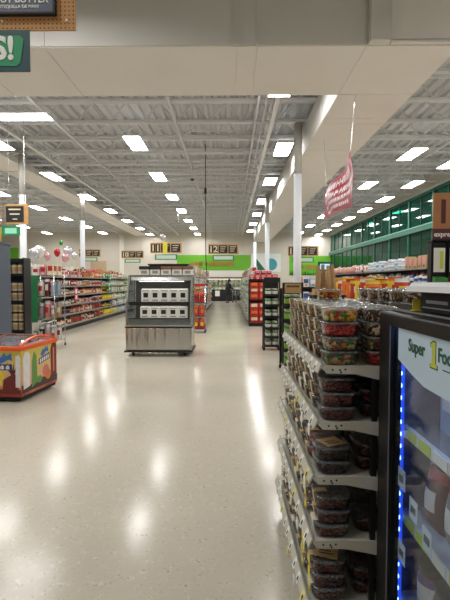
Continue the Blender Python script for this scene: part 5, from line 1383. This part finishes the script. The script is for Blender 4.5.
skinned('trousers', tv, [(0, 1), (1, 2), (2, 3), (0, 4), (4, 5), (5, 6)], [.15, .10, .075, .06, .10, .075, .06], TROU, pe)
obj('hair', MB().blob((.15, 0, 1.66), (.115, .105, .125), n=12, k=9).blob((.08, 0, 1.53), (.07, .085, .12), n=10, k=7).mesh('hair', HAIR), pe)
for yy_, xx in ((.11, .09), (-.11, -.08)): obj('shoe', MB().blob((xx, yy_, .045), (.15, .055, .05), n=12, k=7).mesh('shoe', RUBBER), pe)
obj('face', MB().blob((.275, 0, 1.62), (.02, .014, .022), n=6, k=5).blob((.262, .035, 1.655), (.01, .014, .008), n=6, k=5).blob((.262, -.035, 1.655), (.01, .014, .008), n=6, k=5).blob((.26, 0, 1.575), (.012, .025, .007), n=6, k=5).mesh('face', mat('skin_dark', (140, 90, 76), .6)), pe)
fin = MB()
for s_ in (1, -1):
    for k in range(4): fin.tube([(.47, s_ * (.175 + k * .018), 1.035), (.505, s_ * (.175 + k * .018), 1.03), (.507, s_ * (.175 + k * .018), 1.0)], .008, 6)
    fin.tube([(.44, s_ * .168, 1.01), (.48, s_ * .16, .995)], .009, 6)
obj('fingers', fin.mesh('fingers', SKIN), pe)
ca = thing('shopping_cart', 'wire shopping cart pushed by the person at the aisle end', 'cart', (px + .53 * math.cos(.55), py + .53 * math.sin(.55), 0), .55)
bk_ = MB()
lo = [(.12, -.2, .55), (.78, -.16, .58), (.78, .16, .58), (.12, .2, .55)]; hi = [(.0, -.27, 1.0), (.9, -.22, .95), (.9, .22, .95), (.0, .27, 1.0)]
L3 = lambda a, b, t: tuple(a[i] + (b[i] - a[i]) * t for i in range(3))
for i in range(4):
    j = (i + 1) % 4
    for t in range(0, 9): bk_.bar(L3(lo[i], lo[j], t / 8), L3(hi[i], hi[j], t / 8), .007)
    for t in (0, .33, .66, 1): bk_.bar(L3(lo[i], hi[i], t), L3(lo[j], hi[j], t), .009)
for t in range(9): bk_.bar(L3(lo[0], lo[1], t / 8), L3(lo[3], lo[2], t / 8), .007)
obj('basket', bk_.mesh('basket', CHROME), ca)
obj('handle', MB().tube([(0, -.27, 1.02), (0, .27, 1.02)], .016, 8).mesh('handle', REDP), ca)
fr_ = MB()
for s_ in (-1, 1): fr_.tube([(0, s_ * .26, 1.0), (.05, s_ * .24, .6), (.05, s_ * .24, .13), (.8, s_ * .2, .13)], .014, 6)
obj('frame', fr_.mesh('frame', CHROME), ca)
wm = MB().lathe([(.02, -.014), (.055, -.011), (.055, .011), (.02, .014)], 12).mesh('wheel', RUBBER)
for x in (.07, .78):
    for s_ in (-1, 1): obj('wheel', wm, ca, (x, s_ * (.24 if x < .5 else .2), .057), (PI / 2, 0, 0))
